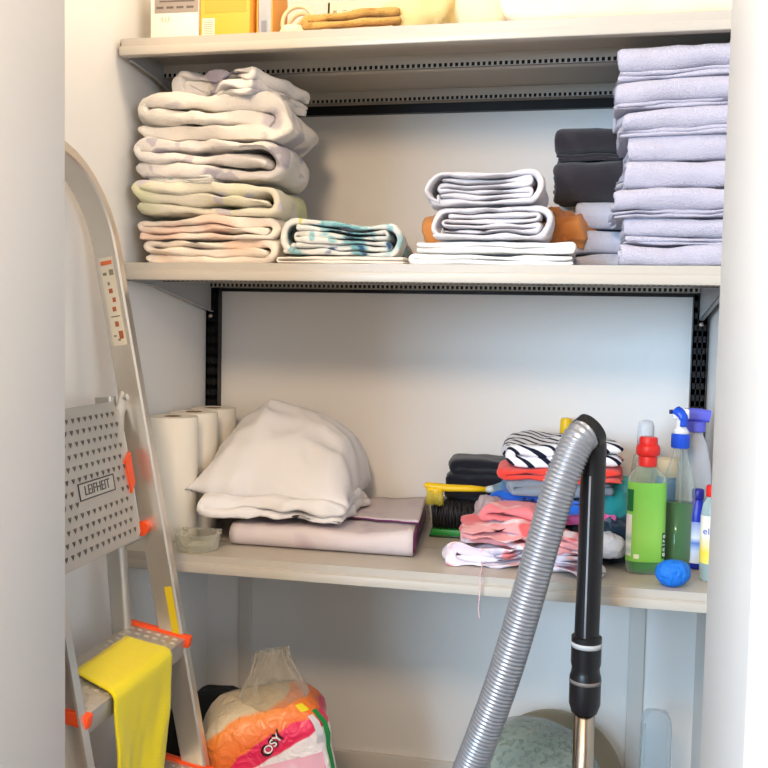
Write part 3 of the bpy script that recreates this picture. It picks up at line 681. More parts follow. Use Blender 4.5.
o = blob('white_sock', terry('white_fluff', (244, 240, 242), bump=.8), (.935, -.330, B+.020), (.060, .045, .040), 125, .006, 40, e=2); tag(o, 'small white fluffy cloth beside the vacuum handle', 'cloth')

# ------------------------------------------------------------------ bottles
def ring_patch(bm, prof, a0, a1, sx, sy, off=.0006, n=20, shape=2.0):
    """curved label: part of a lathe between two angles"""
    rings = []
    for r, z in prof:
        row = []
        for k in range(n+1):
            g = a0+(a1-a0)*k/n; co, si = math.cos(g), math.sin(g); e = 2/shape
            row.append(Vector(((r*sx+off)*math.copysign(abs(co)**e, co), (r*sy+off)*math.copysign(abs(si)**e, si), z)))
        rings.append(row)
    loft(bm, rings, cap=False, closed=False)
clear_p = clear('clear_plastic', (236, 242, 240), .16, .08)
green_l = mat('green_detergent', (16, 150, 50), .1, trans=.2, ior=1.33)
# dish soap
ds = thing('dish_soap_bottle', 'dish soap bottle with light green label and red cap', 'bottle', (1.000, -.352, B), (0, 0, .15))
body = [(.026, 0), (.031, .003), (.0335, .012), (.0345, .05), (.0345, .160), (.0335, .174), (.029, .184), (.020, .192), (.0140, .197), (.0140, .204)]
bm = bmesh.new(); lathe(bm, body, 36, 1, .62, shape=2.6); obj('body', bm, clear('clear_green_tint', (240, 250, 240), .05, .08), ds)
bm = bmesh.new(); lathe(bm, [(.025, .002), (.0325, .013), (.0333, .05), (.0333, .150), (.001, .150)], 32, .985, .60, shape=2.6); obj('liquid', bm, green_l, ds)
lab = [(.0345, .024), (.0345, .06), (.0345, .10), (.0345, .14), (.0342, .169)]
bm = bmesh.new(); ring_patch(bm, lab, PI*1.03, PI*1.97, 1, .62, .0008, 30, 2.6); l_ = obj('label', bm, ramp_mat('light_green_label', 'z', [(0, (120, 196, 70)), (.5, (150, 214, 96)), (1, (128, 204, 84))], .4, scale=7), ds)
bm = bmesh.new(); ring_patch(bm, [(.0345, .034), (.0345, .11)], PI*1.05, PI*1.24, 1, .62, .0014, 6, 2.6); obj('label_text_panel', bm, ramp_mat('white_text_panel', 'z', [(0, (214, 226, 222)), (.12, (236, 240, 238)), (.24, (170, 200, 196)), (.36, (236, 240, 238)), (.48, (180, 206, 200)), (.6, (236, 240, 238)), (.72, (170, 200, 196)), (.84, (236, 240, 238))], .4, scale=11), l_)
bm = bmesh.new(); ring_patch(bm, [(.0345, .116), (.0345, .156)], PI*1.06, PI*1.26, 1, .62, .0014, 6, 2.6); obj('label_icon_panel', bm, mat('dark_green_print', (10, 110, 60), .4), l_)
bm = bmesh.new(); ring_patch(bm, [(.0345, .030), (.0345, .038)], PI*1.30, PI*1.40, 1, .62, .0014, 6, 2.6); obj('label_mark', bm, mat('pale_cream_print', (232, 240, 214), .5), l_)
bm = bmesh.new(); ring_patch(bm, [(.0345, .030), (.0345, .055), (.0345, .078)], PI*1.74, PI*1.92, 1, .62, .0013, 6, 2.6); obj('label_leaf', bm, mat('leaf_green_print', (30, 112, 44), .4), l_)
for zz_, ch in ((.038, 'o'), (.047, 'n'), (.056, 'i'), (.063, 'r'), (.071, 'o')):
    text('label_letter', ch, .013, l_, mat('white_print', (240, 244, 240), .5), Matrix.Translation((.0303, -.0160, zz_)) @ Matrix.Rotation(.75, 4, 'Z') @ Matrix.Rotation(PI/2, 4, 'X') @ Matrix.Rotation(PI/2, 4, 'Z'), .0005)
red = mat('red_plastic', (226, 44, 40), .35)
bm = bmesh.new(); lathe(bm, [(.0150, .197), (.0165, .198), (.0165, .213), (.0155, .215), (.0205, .219), (.0215, .222), (.0215, .230), (.0195, .236), (.0165, .238), (.0165, .248), (.0145, .251)], 28); obj('cap', bm, red, ds, auto=.7)
# spray bottle with green liquid
sb = thing('spray_bottle', 'clear spray bottle half full of green liquid with blue collar', 'bottle', (1.063, -.285, B), (0, 0, -.1)); sb.scale = (1, 1, 1.035)
bm = bmesh.new(); lathe(bm, [(.028, 0), (.0315, .004), (.0325, .02), (.0325, .135), (.030, .150), (.020, .185), (.0135, .205), (.0125, .222)], 32, 1, .8); obj('body', bm, clear('clear_grey_plastic', (244, 248, 245), .04, .06), sb)
bm = bmesh.new(); lathe(bm, [(.027, .002), (.0312, .02), (.0312, .118), (.001, .118)], 32, 1, .8); obj('liquid', bm, mat('olive_green_liquid', (84, 158, 88), .08, trans=.45, ior=1.33), sb)
blue = mat('blue_plastic', (30, 84, 214), .35)
bm = bmesh.new(); lathe(bm, [(.0160, .218), (.0172, .220), (.0172, .242), (.0150, .244)], 28); obj('collar', bm, blue, sb, auto=.6)
bm = bmesh.new(); lathe(bm, [(.0150, .244), (.0135, .250), (.009, .256), (.009, .272)], 20); obj('neck', bm, mat('white_plastic', (238, 240, 242), .4), sb)
bm = bmesh.new(); box(bm, -.016, .014, -.009, .009, .270, .290, .004); obj('spray_head', bm, MATS['white_plastic'], sb, auto=.7)
bm = bmesh.new(); tube(bm, catmull([(-.010, -.004, .287), (-.001, -.011, .281), (.004, -.013, .272), (.004, -.012, .258)], 5), [.010]*6+[.009]*5+[.007]*5, 10, flat=.6); obj('trigger', bm, blue, sb)
bm = bmesh.new(); tube(bm, [(-.016, -.002, .283), (-.022, -.003, .283)], .004, 10); obj('nozzle', bm, mat('navy_plastic', (24, 36, 96), .4), sb)
bm = bmesh.new(); tube(bm, catmull([(0, 0, .24), (.004, 0, .12), (.012, 0, .012)], 6), .0022, 8); obj('dip_tube', bm, clear_p, sb)
# frosted spray bottle, violet head
vb = thing('spray_bottle', 'frosted white spray bottle with violet head by the door frame', 'bottle', (1.098, -.215, B), (0, 0, .1)); vb.scale = (.95, .95, .935)
bm = bmesh.new(); lathe(bm, [(.030, 0), (.034, .004), (.035, .02), (.035, .17), (.032, .20), (.022, .245), (.0145, .262), (.014, .275)], 32, 1, .8); obj('body', bm, clear('frosted_plastic', (228, 232, 238), .55, .4), vb)
vio = mat('violet_blue_plastic', (104, 110, 226), .4)
bm = bmesh.new(); lathe(bm, [(.0175, .268), (.019, .270), (.019, .288), (.016, .290)], 24); obj('collar', bm, vio, vb, auto=.6)
bm = bmesh.new(); sweep_rect(bm, catmull([(-.034, 0, .300), (-.020, 0, .303), (.006, 0, .303), (.026, 0, .300)], 4), .026, .022, (0, 0, 1), .008); obj('spray_head', bm, vio, vb, auto=.8)
bm = bmesh.new(); tube(bm, catmull([(-.020, 0, .295), (-.028, -.001, .275), (-.024, -.001, .255)], 5), .0045, 8, flat=1.4); obj('trigger', bm, mat('red_pink_plastic', (214, 70, 70), .4), vb)
# blue bottle and yellow bottle at the frame
cb = thing('cleaner_bottle', 'narrow blue cleaner bottle with pale label near the door frame', 'bottle', (1.098, -.288, B))
bm = bmesh.new(); lathe(bm, [(.015, 0), (.018, .003), (.018, .10), (.015, .118), (.009, .128), (.009, .132)], 24); obj('body', bm, mat('deep_blue_plastic', (24, 48, 176), .35), cb)
bm = bmesh.new(); ring_patch(bm, [(.018, .012), (.018, .09)], PI*1.1, PI*1.9, 1, 1, .0006, 14); obj('label', bm, ramp_mat('pale_blue_label', 'z', [(0, (240, 244, 250)), (.35, (210, 224, 244)), (.5, (80, 130, 214)), (.6, (236, 240, 248)), (1, (60, 110, 206))], .4, scale=10), cb)
bm = bmesh.new(); lathe(bm, [(.010, .130), (.011, .132), (.011, .148), (.009, .150)], 20); obj('cap', bm, mat('navy_cap', (30, 36, 140), .4), cb)
yy = thing('cleaner_bottle', 'yellow labelled cleaner bottle with red cap cut by the door frame', 'bottle', (1.113, -.372, B)); yy.scale = (1, 1, .92)
bm = bmesh.new(); lathe(bm, [(.015, 0), (.0185, .003), (.019, .03), (.019, .13), (.016, .150), (.010, .162), (.010, .166)], 24); obj('body', bm, clear('pale_teal_plastic', (200, 222, 222), .45, .2), yy)
bm = bmesh.new(); ring_patch(bm, [(.019, .035), (.019, .128)], PI*1.02, PI*1.98, 1, 1, .0006, 16); l2 = obj('label', bm, ramp_mat('yellow_white_label', 'z', [(0, (238, 240, 236)), (.25, (244, 226, 120)), (.5, (246, 214, 70)), (.8, (240, 236, 220))], .4, scale=9), yy)
text('label_letter', 'el', .018, l2, mat('blue_print', (40, 80, 190), .5), Matrix.Translation((-.011, -.0165, .098)) @ Matrix.Rotation(-.55, 4, 'Z') @ Matrix.Rotation(PI/2, 4, 'X'), .0004)
bm = bmesh.new(); lathe(bm, [(.011, .164), (.012, .166), (.012, .184), (.010, .186)], 20); obj('cap', bm, red, yy)
# blue scourer
o = blob('scrub_sponge', mat('blue_nylon_mesh', (14, 116, 220), .6, bump=1.0, bscale=130, bdist=.006), (1.046, -.432, B), (.062, .046, .047), 131, .0009, 40, e=2.1, seg=64, rings=40, ridged=False, rot=(0, -.12, .2)); tag(o, 'blue mesh scrubbing sponge on the front edge of the shelf', 'sponge')
# things behind the bottles
c2 = thing('clear_bottle', 'tall clear bottle with white translucent cap behind the dish soap', 'bottle', (1.008, -.165, B))
bm = bmesh.new(); lathe(bm, [(.024, 0), (.027, .003), (.027, .16), (.022, .19), (.014, .205), (.014, .21)], 28); obj('body', bm, clear_p, c2)
bm = bmesh.new(); lathe(bm, [(.0165, .205), (.0165, .25), (.013, .262), (.004, .265)], 24); obj('cap', bm, clear('milky_cap', (236, 240, 244), .5, .3), c2)
y2 = thing('yellow_bottle', 'yellow capped bottle standing behind the striped cloth', 'bottle', (.848, -.032, B))
bm = bmesh.new(); lathe(bm, [(.020, 0), (.023, .003), (.023, .17), (.018, .19), (.009, .205), (.009, .215)], 24); obj('body', bm, mat('pale_yellow_plastic', (236, 222, 150), .4), y2)
bm = bmesh.new(); lathe(bm, [(.0125, .213), (.0135, .215), (.0125, .244), (.010, .250)], 20); obj('cap', bm, yel, y2, auto=.7)
bt = thing('storage_jar', 'beige lidded jar behind the two green-filled bottles', 'jar', (1.058, -.165, B))
bm = bmesh.new(); lathe(bm, [(.026, 0), (.029, .003), (.029, .14), (.024, .155)], 24); obj('body', bm, mat('teal_blue_label', (40, 130, 180), .5), bt)
bm = bmesh.new(); lathe(bm, [(.025, .153), (.026, .155), (.026, .185), (.022, .190)], 24); obj('lid', bm, mat('beige_plastic', (222, 204, 168), .5), bt)

# ------------------------------------------------------------------ vacuum cleaner tube and hose
vc = thing('vacuum_cleaner_hose', 'grey ribbed vacuum hose with black handle and steel tube in front of the shelf', 'vacuum hose', (.895, -.575, 0))
vx, vy = .895, -.575
def V(x, y, z): return Vector((x-vx, y-vy, z))
hp = catmull([V(.889, -.592, .990), V(.872, -.606, .974), V(.850, -.618, .915), V(.828, -.622, .830), V(.803, -.624, .725), V(.774, -.622, .610), V(.744, -.615, .510), V(.712, -.605, .415), V(.66, -.60, .27), V(.58, -.62, .11), V(.48, -.68, .034), V(.36, -.80, .030)], 14)
# resample evenly, ribbed
L_ = [0]
for a, b in zip(hp, hp[1:]): L_.append(L_[-1]+(b-a).length)
def at(d):
    import bisect
    i = min(max(bisect.bisect(L_, d)-1, 0), len(hp)-2); t = (d-L_[i])/max(L_[i+1]-L_[i], 1e-9); return hp[i].lerp(hp[i+1], min(max(t, 0), 1))
pitch = .0066; pts, rr = [], []
d = 0
while d < L_[-1]:
    for f, r in ((0, .0246), (.16, .0270), (.62, .0270), (.80, .0246)):
        if d+f*pitch <= L_[-1]: pts.append(at(d+f*pitch)); rr.append(r)
    d += pitch
bm = bmesh.new(); tube(bm, pts, rr, 24); obj('ribbed_hose', bm, mat('silver_grey_hose', (160, 162, 168), .30, metal=.5), vc)
vblk = mat('black_vacuum_plastic', (24, 24, 26), .32)
bm = bmesh.new(); tube(bm, [hp[0]+(hp[0]-hp[1]).normalized()*.010, hp[0]-(hp[0]-hp[1]).normalized()*.006], .0288, 26); obj('hose_ring', bm, vblk, vc, auto=.7)
hd = catmull([V(.876, -.599, .975), V(.886, -.590, .985), V(.896, -.582, .972), V(.899, -.576, .940), V(.899, -.573, .86), V(.899, -.573, .76), V(.898, -.574, .68), V(.898, -.575, .634)], 8)
n_ = len(hd); bm = bmesh.new(); tube(bm, hd, [.0240 if i < 10 else (.0240-.0040*min(1, (i-10)/14)) for i in range(n_)], 20); h_ = obj('handle', bm, vblk, vc)
bm = bmesh.new(); tube(bm, [V(.8945, -.5945, z) for z in (.64, .72, .80, .88, .92)], .0016, 6); obj('painted_highlight', bm, mat('light_grey_highlight', (150, 154, 160), .4), h_)  # highlight down the handle, laid on as a thin light line
bm = bmesh.new(); lathe(bm, [(.021, .634), (.0245, .632), (.0245, .588), (.0225, .580), (.0235, .572), (.0255, .566), (.0255, .520), (.021, .506)], 24, c=(.003, 0, 0)); obj('collar', bm, vblk, vc, auto=.5).location = (0, 0, .022)
bm = bmesh.new(); lathe(bm, [(.0238, .6235), (.0251, .6235), (.0251, .6155), (.0238, .6155)], 24, c=(.003, 0, 0), cap=False); obj('grey_ring', bm, mat('light_grey_ring', (190, 190, 190), .4), vc).location = (0, 0, .022)
bm = bmesh.new(); lathe(bm, [(.0248, .562), (.0260, .562), (.0260, .556), (.0248, .556)], 24, c=(.003, 0, 0), cap=False); obj('release_mark', bm, mat('grey_brown_ring', (120, 112, 106), .4), vc).location = (0, 0, .022)
bm = bmesh.new(); tube(bm, [V(.898, -.575, .535), V(.900, -.575, .05)], .0172, 24); obj('steel_tube', bm, mat('chrome_tube', (190, 176, 160), .18, metal=1), vc)
bm = bmesh.new(); box(bm, -.13, .14, -.06, .05, .002, .035, .012); tube(bm, [(.004, 0, .03), (.004, 0, .08)], .022, 16); obj('floor_head', bm, vblk, vc, auto=.6)

# ------------------------------------------------------------------ folding ladder against the wall
alu = mat('brushed_aluminium', (214, 206, 194), .30, metal=.8, bump=.05, bscale=80)
alu2 = mat('dull_aluminium', (196, 192, 184), .42, metal=.65)
org = mat('orange_plastic', (240, 84, 34), .4)
ld = thing('step_ladder', 'folded aluminium step ladder leaning on the wall with orange plugs', 'ladder', (.30, -.60, 0))
O = Vector((.30, -.60, 0)); ew = Vector((.02, -1, 0)).normalized(); es = Vector((-.188, 0, .982)).normalized(); en = es.cross(ew).normalized()
if en.x < 0: en = -en
WL = .355
def Lp(s, wd, n=0): return es*s+ew*wd+en*n
pts = [Lp(.01, 0)]+[Lp(s, 0) for s in (.3, .6, .9, 1.15, 1.30)]
c_ = [Lp(1.30+.155*math.sin(a), .155*(1-math.cos(a))) for a in [PI/2*k/8 for k in range(1, 9)]]
c2_ = [Lp(1.30+.155*math.sin(a), WL-.155*(1-math.cos(a))) for a in [PI/2*k/8 for k in range(7, -1, -1)]]
pts = pts+c_+c2_+[Lp(s, WL) for s in (1.15, .9, .6, .3, .01)]
# channel rail: wide outer face along the ladder normal, two flanges
bm = bmesh.new()
sec = [(-.019, -.010), (.019, -.010), (.022, -.007), (.022, .010), (.0185, .010), (.0185, -.006), (-.0185, -.006), (-.0185, .010), (-.022, .010), (-.022, -.007)]
rings = []
T_ = [f[0] for f in frames(pts)]
for p, t in zip(pts, T_):
    b_ = t.cross(en).normalized(); rings.append([p+en*a+b_*c for a, c in sec])
loft(bm, rings); rails = obj('bow_rail', bm, alu, ld, auto=.6)
# instruction sticker on the far rail
inner = Vector((0, 0, 0))
bm = bmesh.new()
def rail_quad(s0, s1, n0, n1, off):
    e = ew*off
    vs = [Lp(s0, 0, n0)+e, Lp(s0, 0, n1)+e, Lp(s1, 0, n1)+e, Lp(s1, 0, n0)+e]
    return vs
side = .0065
def thinbox(bm, s0, s1, n0, n1, w0, w1):
    q = [bm.verts.new(Lp(s, w_, n)) for w_ in (w0, w1) for s, n in ((s0, n0), (s0, n1), (s1, n1), (s1, n0))]
    for f in ((0, 1, 2, 3), (7, 6, 5, 4), (0, 4, 5, 1), (1, 5, 6, 2), (2, 6, 7, 3), (3, 7, 4, 0)): bm.faces.new([q[i] for i in f])
bm = bmesh.new(); thinbox(bm, 1.130, 1.285, -.013, .012, .0100, .0106); st = obj('instruction_sticker', bm, mat('cream_sticker', (226, 214, 190), .5), rails, smooth=False)
def mark(name, quads, m):
    bm = bmesh.new()
    for q in quads: thinbox(bm, *q, .0104, .0109)
    r_ = obj(name, bm, m, st, smooth=False); r_['kind'] = 'stuff'; return r_
mark('orange_heading', [(1.272, 1.279, -.011, .010)], mat('orange_print_red', (220, 110, 60), .5))
mark('brown_pictograms', [(1.222, 1.230, -.004, .003), (1.206, 1.214, 0, .006), (1.190, 1.198, -.003, .004), (1.163, 1.172, -.003, .004), (1.141, 1.155, .001, .009)], mat('brown_red_print', (176, 96, 60), .5))
mark('grey_pictograms', [(1.254, 1.259, -.010, -.003), (1.253, 1.263, .002, .010), (1.236, 1.242, -.004, .0), (1.180, 1.182, -.008, .009), (1.146, 1.149, -.009, -.004), (1.138, 1.142, -.002, .003)], mat('grey_green_print', (140, 132, 108), .5))
# rear frame
for wd in (.028, WL-.028):
    bm = bmesh.new()
    a = Vector((-.232, 0, 1.02))+ew*wd; b = Vector((-.150, 0, .005))+ew*wd
    sweep_rect(bm, [a, a.lerp(b, .5), b], .034, .022, (1, 0, 0), .008); obj('rear_leg', bm, alu2, ld, auto=.6)
    bm = bmesh.new(); box(bm, b.x-.02, b.x+.02, b.y-.015, b.y+.015, 0, .03, .005); obj('foot', bm, mat('dark_grey_rubber', (50, 50, 52), .7), ld, auto=.6)
bm = bmesh.new(); a = Vector((-.155, 0, .07)); sweep_rect(bm, [a+ew*.03, a+ew*(WL-.03)], .03, .018, (1, 0, 0), .005); obj('rear_crossbar', bm, alu2, ld, auto=.6)
for wd in (0, WL):
    bm = bmesh.new(); p = Lp(.012, wd); box(bm, p.x-.026, p.x+.026, p.y-.014, p.y+.014, 0, .035, .006); obj('foot', bm, MATS['dark_grey_rubber'], ld, auto=.6)
# steps
for z in (.605, .372, .140):
    rx = -.1914*z
    s_ = bpy.data.objects.new('step', None); COL.objects.link(s_); s_.parent = ld; s_.location = (rx, 0, z); s_.rotation_euler = (0, .17, 0); s_.empty_display_size = .03
    x0_, x1_ = -.078, .030
    bm = bmesh.new()
    for (xa, xb, za, zb_) in ((x0_, x1_, -.003, 0), (x0_, x0_+.003, -.026, -.003), (x1_-.003, x1_, -.034, -.003)):
        ya, yb_ = -.012, -(WL-.012); box(bm, xa, xb, yb_, ya, za, zb_, .0008)
    obj('tread', bm, alu2, s_, auto=.5)
    bm = bmesh.new()
    for i in range(6):
        for j in range(17):
            x, y = x0_+.012+i*.0165+(.004 if j % 2 else 0), -.026-j*.0188
            vs = [bm.verts.new(v) for v in ((x-.005, y-.0028, 0), (x+.005, y-.0028, 0), (x+.005, y+.0028, 0), (x-.005, y+.0028, 0), (x-.003, y, .0022), (x+.003, y, .0022))]
            for f in ((0, 1, 5, 4), (2, 3, 4, 5), (1, 2, 5), (3, 0, 4)): bm.faces.new([vs[k] for k in f])
    o = obj('grip_ridges', bm, mat('bright_aluminium', (204, 200, 192), .3, metal=.8), s_, smooth=False); o['kind'] = 'stuff'
    for y in (-.004, -(WL-.010)):
        bm = bmesh.new(); box(bm, x0_-.003, x1_+.008, y-.010, y+.006, -.016, .0045, .003); obj('end_plug', bm, org, s_, auto=.6)
# platform, folded up between the rails
pf = bpy.data.objects.new('platform', None); COL.objects.link(pf); pf.parent = ld; pf.empty_display_size = .03
pc = Lp(.916, WL/2-.008, -.008)
pf.matrix_local = Matrix(((ew.x, es.x, en.x, pc.x), (ew.y, es.y, en.y, pc.y), (ew.z, es.z, en.z, pc.z), (0, 0, 0, 1)))
# local axes: x = ladder width (towards camera), y = up the ladder, z = outward
hw, hh = .134, .120
bm = bmesh.new()
out = [(-hw, -hh+.010), (-hw+.012, -hh), (hw-.012, -hh), (hw, -hh+.010), (hw, hh-.02), (hw-.02, hh), (-hw+.02, hh), (-hw, hh-.02)]
loft(bm, [[Vector((x, y, z)) for x, y in out] for z in (-.012, .0)])
bmesh.ops.bevel(bm, geom=[e for e in bm.edges if abs(e.verts[0].co.z-e.verts[1].co.z) < 1e-5 and e.verts[0].co.z > -.001], offset=.003, segments=2, affect='EDGES')
obj('plate', bm, alu2, pf, auto=.6)
bm = bmesh.new()
for i in range(13):
    for j in range(12):
        x, y = -.112+i*.0186+(.0093 if j % 2 else 0), -.101+j*.0182
        if abs(x) > .118 or (abs(y+.012) < .017 and -.076 < x < .052): continue
        a, b, c = (x-.0052, y+.0036), (x+.0052, y+.0036), (x, y-.0052)
        vs = [bm.verts.new((q[0], q[1], .0003)) for q in (a, b, c)]; tp = bm.verts.new((x, y+.0004, .0030))
        for k in range(3): bm.faces.new((vs[k], vs[(k+1) % 3], tp))
o = obj('tread_studs', bm, mat('dark_worn_aluminium', (112, 106, 98), .5, metal=.6), pf, smooth=False); o['kind'] = 'stuff'
bm = bmesh.new(); box(bm, -.068, .044, -.024, .001, -.001, .0006, .0002); o = obj('maker_plate', bm, mat('pale_aluminium', (200, 196, 188), .45, metal=.4), pf, smooth=False)
bm = bmesh.new()
for (xa, xb, ya, yb_) in ((-.068, .044, -.0255, -.0235), (-.068, .044, .000, .002), (-.069, -.067, -.0255, .002), (.043, .045, -.0255, .002)): box(bm, xa, xb, ya, yb_, 0, .0012)
obj('maker_plate_border', bm, mat('dark_print', (60, 54, 50), .6), o, smooth=False)
# lettering reads from the camera side: mirrored axis handled by rotating about the width axis
text('lettering', 'LEIFHEIT', .022, o, MATS['dark_print'], Matrix.Translation((-.012, -.0118, .0010)) @ Matrix.Rotation(PI, 4, 'Y') @ Matrix.Diagonal((1, 1, -1, 1)), .0003, .98)
for sx in (-1, 1):
    bm = bmesh.new(); pts_ = [(sx*(hw+.0015), .030), (sx*(hw+.0015), -.022), (sx*(hw-.016), -.040), (sx*(hw-.021), .016)]
    loft(bm, [[Vector((x, y, z)) for x, y in pts_] for z in (-.010, .004)]); obj('side_plug', bm, org, pf, smooth=False)
    bm = bmesh.new(); tube(bm, [(sx*(hw+.008), -.106, -.004), (sx*(hw+.034), -.106, -.004)], [.013, .010], 14); obj('hinge_plug', bm, org, pf, auto=.7)
    bm = bmesh.new(); sweep_rect(bm, catmull([(sx*(hw-.004), .060, -.008), (sx*(hw+.008), .098, -.006), (sx*(hw+.030), .128, -.004)], 4), .006, .024, (0, 0, 1), .002); obj('hinge_arm', bm, alu2, pf, auto=.6)
    bm = bmesh.new(); tube(bm, [(sx*(hw+.024), .124, -.002), (sx*(hw+.024), .124, .004)], .005, 12); obj('rivet', bm, MATS['bright_aluminium'], pf, auto=.6)
# reflection of the yellow cloth, painted as a streak on the far rail
bm = bmesh.new(); thinbox(bm, .605, .70, .004, .017, .0101, .0105); obj('painted_reflection', bm, mat('yellow_reflection_paint', (214, 186, 24), .5), rails, smooth=False)

# ------------------------------------------------------------------ yellow cloth over the step
zs = .605+.0045; xs = .30-.1914*.605
def ycloth():
    bm = bmesh.new(); N, M = 30, 40; g = {}
    x0_, x1_ = xs-.046, xs+.034
    for i in range(N+1):
        a = i/N; yb_ = -.684-.180*a
        for j in range(M+1):
            s = j/M*.40
            top = x1_-x0_
            if s < top-.008: x, z = x0_+s, 0
            elif s < top+.010:
                t = (s-top+.008)/.018*PI/2; x, z = x1_-.008+.011*math.sin(t), -.011*(1-math.cos(t))
            else: x, z = x1_+.003, -.011-(s-top-.010)
            hang = max(0, -z-.011)
            y = yb_-(.06*s*(1-a) if False else 0)
            y += -.020*(1-a)*hang/.25*1.2+.030*a*hang/.25
            y -= .03*(s/top-.5)*a if s < top else .015*a
            x += .010*hang/.25*math.sin(a*7+1)+.006*nz((a*2, s*5, 0), 3, 5)*min(1, hang*10)-.012*hang/.25
            z2 = zs+z+.0035-.17*(min(x, x1_)-xs)+.002*abs(nz((a*3, s*8, 1), 2, 9))
            g[i, j] = (x, y, z2)
    V0 = {k: bm.verts.new(v) for k, v in g.items()}
    for i in range(N):
        for j in range(M): bm.faces.new((V0[i, j], V0[i+1, j], V0[i+1, j+1], V0[i, j+1]))
    return bm
o = obj('cleaning_cloth', ycloth(), mat('yellow_microfibre', (232, 214, 20), .9, bump=.35, bscale=260, sheen=.2, spec=.1)); tag(o, 'yellow cleaning cloth draped over the ladder step', 'cloth')
md = o.modifiers.new('thick', 'SOLIDIFY'); md.thickness = .0032; md.offset = 0

# ------------------------------------------------------------------ floor things
o = blob('black_bag', mat('black_fabric_bag', (18, 18, 20), .7, bump=.3, bscale=80), (.105, -.235, 0), (.15, .20, .335), 141, .012, 12, e=4); tag(o, 'black bag standing on the floor in the corner behind the ladder', 'bag')
# toilet paper pack
pk = thing('toilet_paper_pack', 'pack of toilet paper in orange and pink printed plastic on the floor', 'paper pack', (.366, -.440, .0), (0, 0, math.radians(22)))
tilt = Matrix.Rotation(math.radians(-9), 4, 'Y')
PW, PD, PH = .235, .18, .435
def pack_pt(u, v, wz, e=5.0, grow=0.0):
    """superellipse column; u angle, wz 0..1 height"""
    co, si = math.cos(u), math.sin(u); q = 2/e
    sh = 1-max(0, (wz-.86)/.14)**2.2*.32
    return Vector((math.copysign(abs(co)**q, co)*(PW/2+grow)*sh, math.copysign(abs(si)**q, si)*(PD/2+grow)*sh, wz*PH))
def soft(p, amp=.0065):
    n = nz(p, 14, 33)*amp+(1-abs(nz(p, 26, 37))*2)*amp*.5
    r = Vector((p.x, p.y, 0)); r = r.normalized() if r.length > 1e-4 else Vector((0, 0, 1))
    q = p+r*n; return tilt @ q+Vector((.0, 0, .016))
bm = bmesh.new(); rings = []
for j in range(33):
    t = min(1, j/29); extra = max(0, j-29)/3
    ring = []
    for k in range(72):
        p = pack_pt(2*PI*k/72, 0, t)
        if extra: p = Vector((p.x*(1-.95*extra), p.y*(1-.95*extra), PH+.012*math.sin(extra*PI/2)))
        ring.append(soft(p))
    rings.append(ring)
loft(bm, rings)
# print on the wrapper: pale paper below, pink band, orange band towards the top, clear film beyond
wrap = ramp_mat('printed_wrapper', 'z', [(0, (238, 230, 226)), (.37, (238, 226, 222)), (.385, (228, 44, 84)), (.53, (226, 36, 86)), (.545, (236, 112, 48)), (.76, (234, 140, 66)), (.785, (210, 194, 164)), (1, (200, 184, 154))], .3, diag=(-.55, .35, 1.0), scale=4.0, off=-1.22, wob=.26, wscale=11)
nt = wrap.node_tree; tc = nt.nodes.new('ShaderNodeTexCoord'); n = nt.nodes.new('ShaderNodeTexNoise'); n.inputs['Scale'].default_value = 34; n.inputs['Distortion'].default_value = 1.2
b = nt.nodes.new('ShaderNodeBump'); b.inputs['Strength'].default_value = .55; b.inputs['Distance'].default_value = .012
nt.links.new(tc.outputs['Object'], n.inputs['Vector']); nt.links.new(n.outputs['Fac'], b.inputs['Height']); nt.links.new(b.outputs[0], nt.nodes['Principled BSDF'].inputs['Normal'])
body_ = obj('wrapper', bm, wrap, pk)
def pack_patch(name, u0, u1, h0, h1, m, grow=.0022, parent=None, n=14):
    bm = bmesh.new(); rows = []
    for j in range(n+1):
        row = []
        for k in range(n+1):
            uu = u0[0]+(u0[1]-u0[0])*j/n+((u1[0]+(u1[1]-u1[0])*j/n)-(u0[0]+(u0[1]-u0[0])*j/n))*k/n
            row.append(soft(pack_pt(uu, 0, h0+(h1-h0)*j/n, grow=grow)))
        rows.append(row)
    loft(bm, rows, cap=False, closed=False); return obj(name, bm, m, parent or body_)
pack_patch('green_strip', (PI*1.76, PI*1.76), (PI*1.84, PI*1.84), .20, .965, mat('green_film_print', (28, 142, 66), .35))
pack_patch('white_sticker', (PI*1.66, PI*1.66), (PI*1.73, PI*1.73), .84, .955, mat('grey_white_sticker', (206, 204, 204), .4))
pack_patch('yellow_sticker', (PI*1.64, PI*1.64), (PI*1.74, PI*1.74), .972, .998, mat('yellow_green_sticker', (226, 206, 30), .4))
pack_patch('pale_pink_print', (PI*1.42, PI*1.42), (PI*1.70, PI*1.70), .40, .80, mat('pale_pink_print_film', (236, 178, 190), .35, patches=[((214, 110, 140), 16, .56, .08), ((246, 222, 226), 12, .58, .1)]), grow=.0018)
lg = Matrix.Translation((.012, -PD/2-.004, PH*.885+.016)) @ Matrix.Rotation(PI/2, 4, 'X') @ Matrix.Rotation(.75, 4, 'Z')
text('logo_outline', 'OSY', .0245, body_, mat('black_outline_print', (26, 22, 24), .4), tilt @ lg @ Matrix.Diagonal((1.16, 1.22, 1, 1)), .0016)
text('logo', 'OSY', .0215, body_, mat('white_logo_print', (240, 236, 232), .4), tilt @ lg @ Matrix.Translation((0, 0, .0012)), .0016)
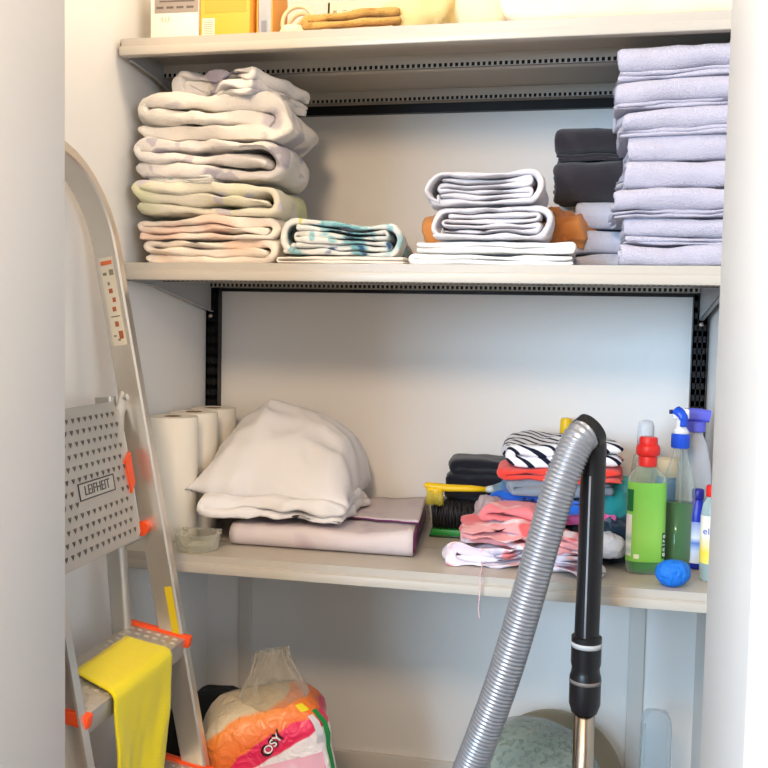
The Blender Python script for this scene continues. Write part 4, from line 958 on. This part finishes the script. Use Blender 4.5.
# loose film gathered at the top, and a fold of film on the side
film = clear('clear_wrapping_film', (236, 232, 222), .08, .12, bump=.6, bscale=22)
bm = bmesh.new(); rings = []
for j in range(15):
    t = j/14; ring = []
    for k in range(48):
        a = 2*PI*k/48; co, si = math.cos(a), math.sin(a)
        sx = (.070*(1-t)**1.3+.022*t+.008*t*t); sy = (.060*(1-t)**1.3+.008)
        p = Vector((co*sx, si*sy, PH*.985+.095*t**.8)); p += Vector((.022+.012*t, .0, 0))
        p += Vector((co, si, 0))*.006*math.sin(a*9+t*5)*(.4+t*.6)
        ring.append(tilt @ p+Vector((0, 0, .016)))
    rings.append(ring)
loft(bm, rings, cap=False); obj('film_neck', bm, film, pk)
bm = bmesh.new(); rings = []
for j in range(17):
    t = j/16; row = []
    for k in range(13):
        q = k/12
        p = Vector((-PW/2-.004-.075*q*(.4+.6*math.sin(t*PI)), -PD/2+.02+.12*q*.6, .10+.30*t-.05*q))
        p += Vector((0, .012*math.sin(t*9+q*4), .006*math.sin(q*12+t*6))); row.append(tilt @ p+Vector((0, 0, .016)))
    rings.append(row)
loft(bm, rings, cap=False, closed=False); obj('loose_film', bm, film, pk)

# translucent patterned tub and tray at the back
tb = thing('translucent_tub', 'translucent pale green tub with faint leaf pattern on the floor', 'tub', (.800, -.250, 0))
bm = bmesh.new(); lathe(bm, [(.122, 0), (.132, .008), (.146, .17), (.150, .20), (.148, .235), (.136, .285), (.108, .325), (.066, .348), (.025, .357), (.004, .358)], 48); obj('body', bm, mat('pale_green_leaf_plastic', (176, 190, 180), .25, alpha=.5, patches=[((146, 164, 152), 90, .50, .10)]), tb)
bm = bmesh.new(); lathe(bm, [(.149, .195), (.153, .198), (.153, .206), (.149, .209)], 48, cap=False); obj('rim', bm, clear_p, tb)
ty = thing('round_tray', 'beige round tray leaning against the wall behind the tub', 'tray', (.845, -.075, .0), (math.radians(-9), 0, 0)); ty.scale = (.84, .84, .84)
bm = bmesh.new(); rings = []
for r, y in ((.001, 0), (.165, 0), (.178, -.010), (.182, -.010), (.180, .004), (.166, .008), (.001, .008)):
    rings.append([Vector((r*math.cos(2*PI*k/56), y, .184+r*math.sin(2*PI*k/56))) for k in range(56)])
loft(bm, rings); obj('disc', bm, mat('beige_tray', (150, 140, 118), .5), ty, auto=.7)
cj = thing('clear_jug', 'clear plastic container with rounded shoulder standing at the wall', 'container', (1.052, -.145, 0))
bm = bmesh.new(); lathe(bm, [(.028, 0), (.031, .004), (.031, .33), (.029, .352), (.022, .366), (.008, .372)], 32, 1, .9, shape=4); obj('body', bm, clear('clear_jug_plastic', (236, 242, 246), .06, .1), cj)
bm = bmesh.new(); tube(bm, catmull([(-.024, -.026, .352), (-.027, -.030, .30), (-.026, -.030, .12), (-.024, -.027, .02)], 6), .0028, 8); obj('edge_bead', bm, clear_p, cj)
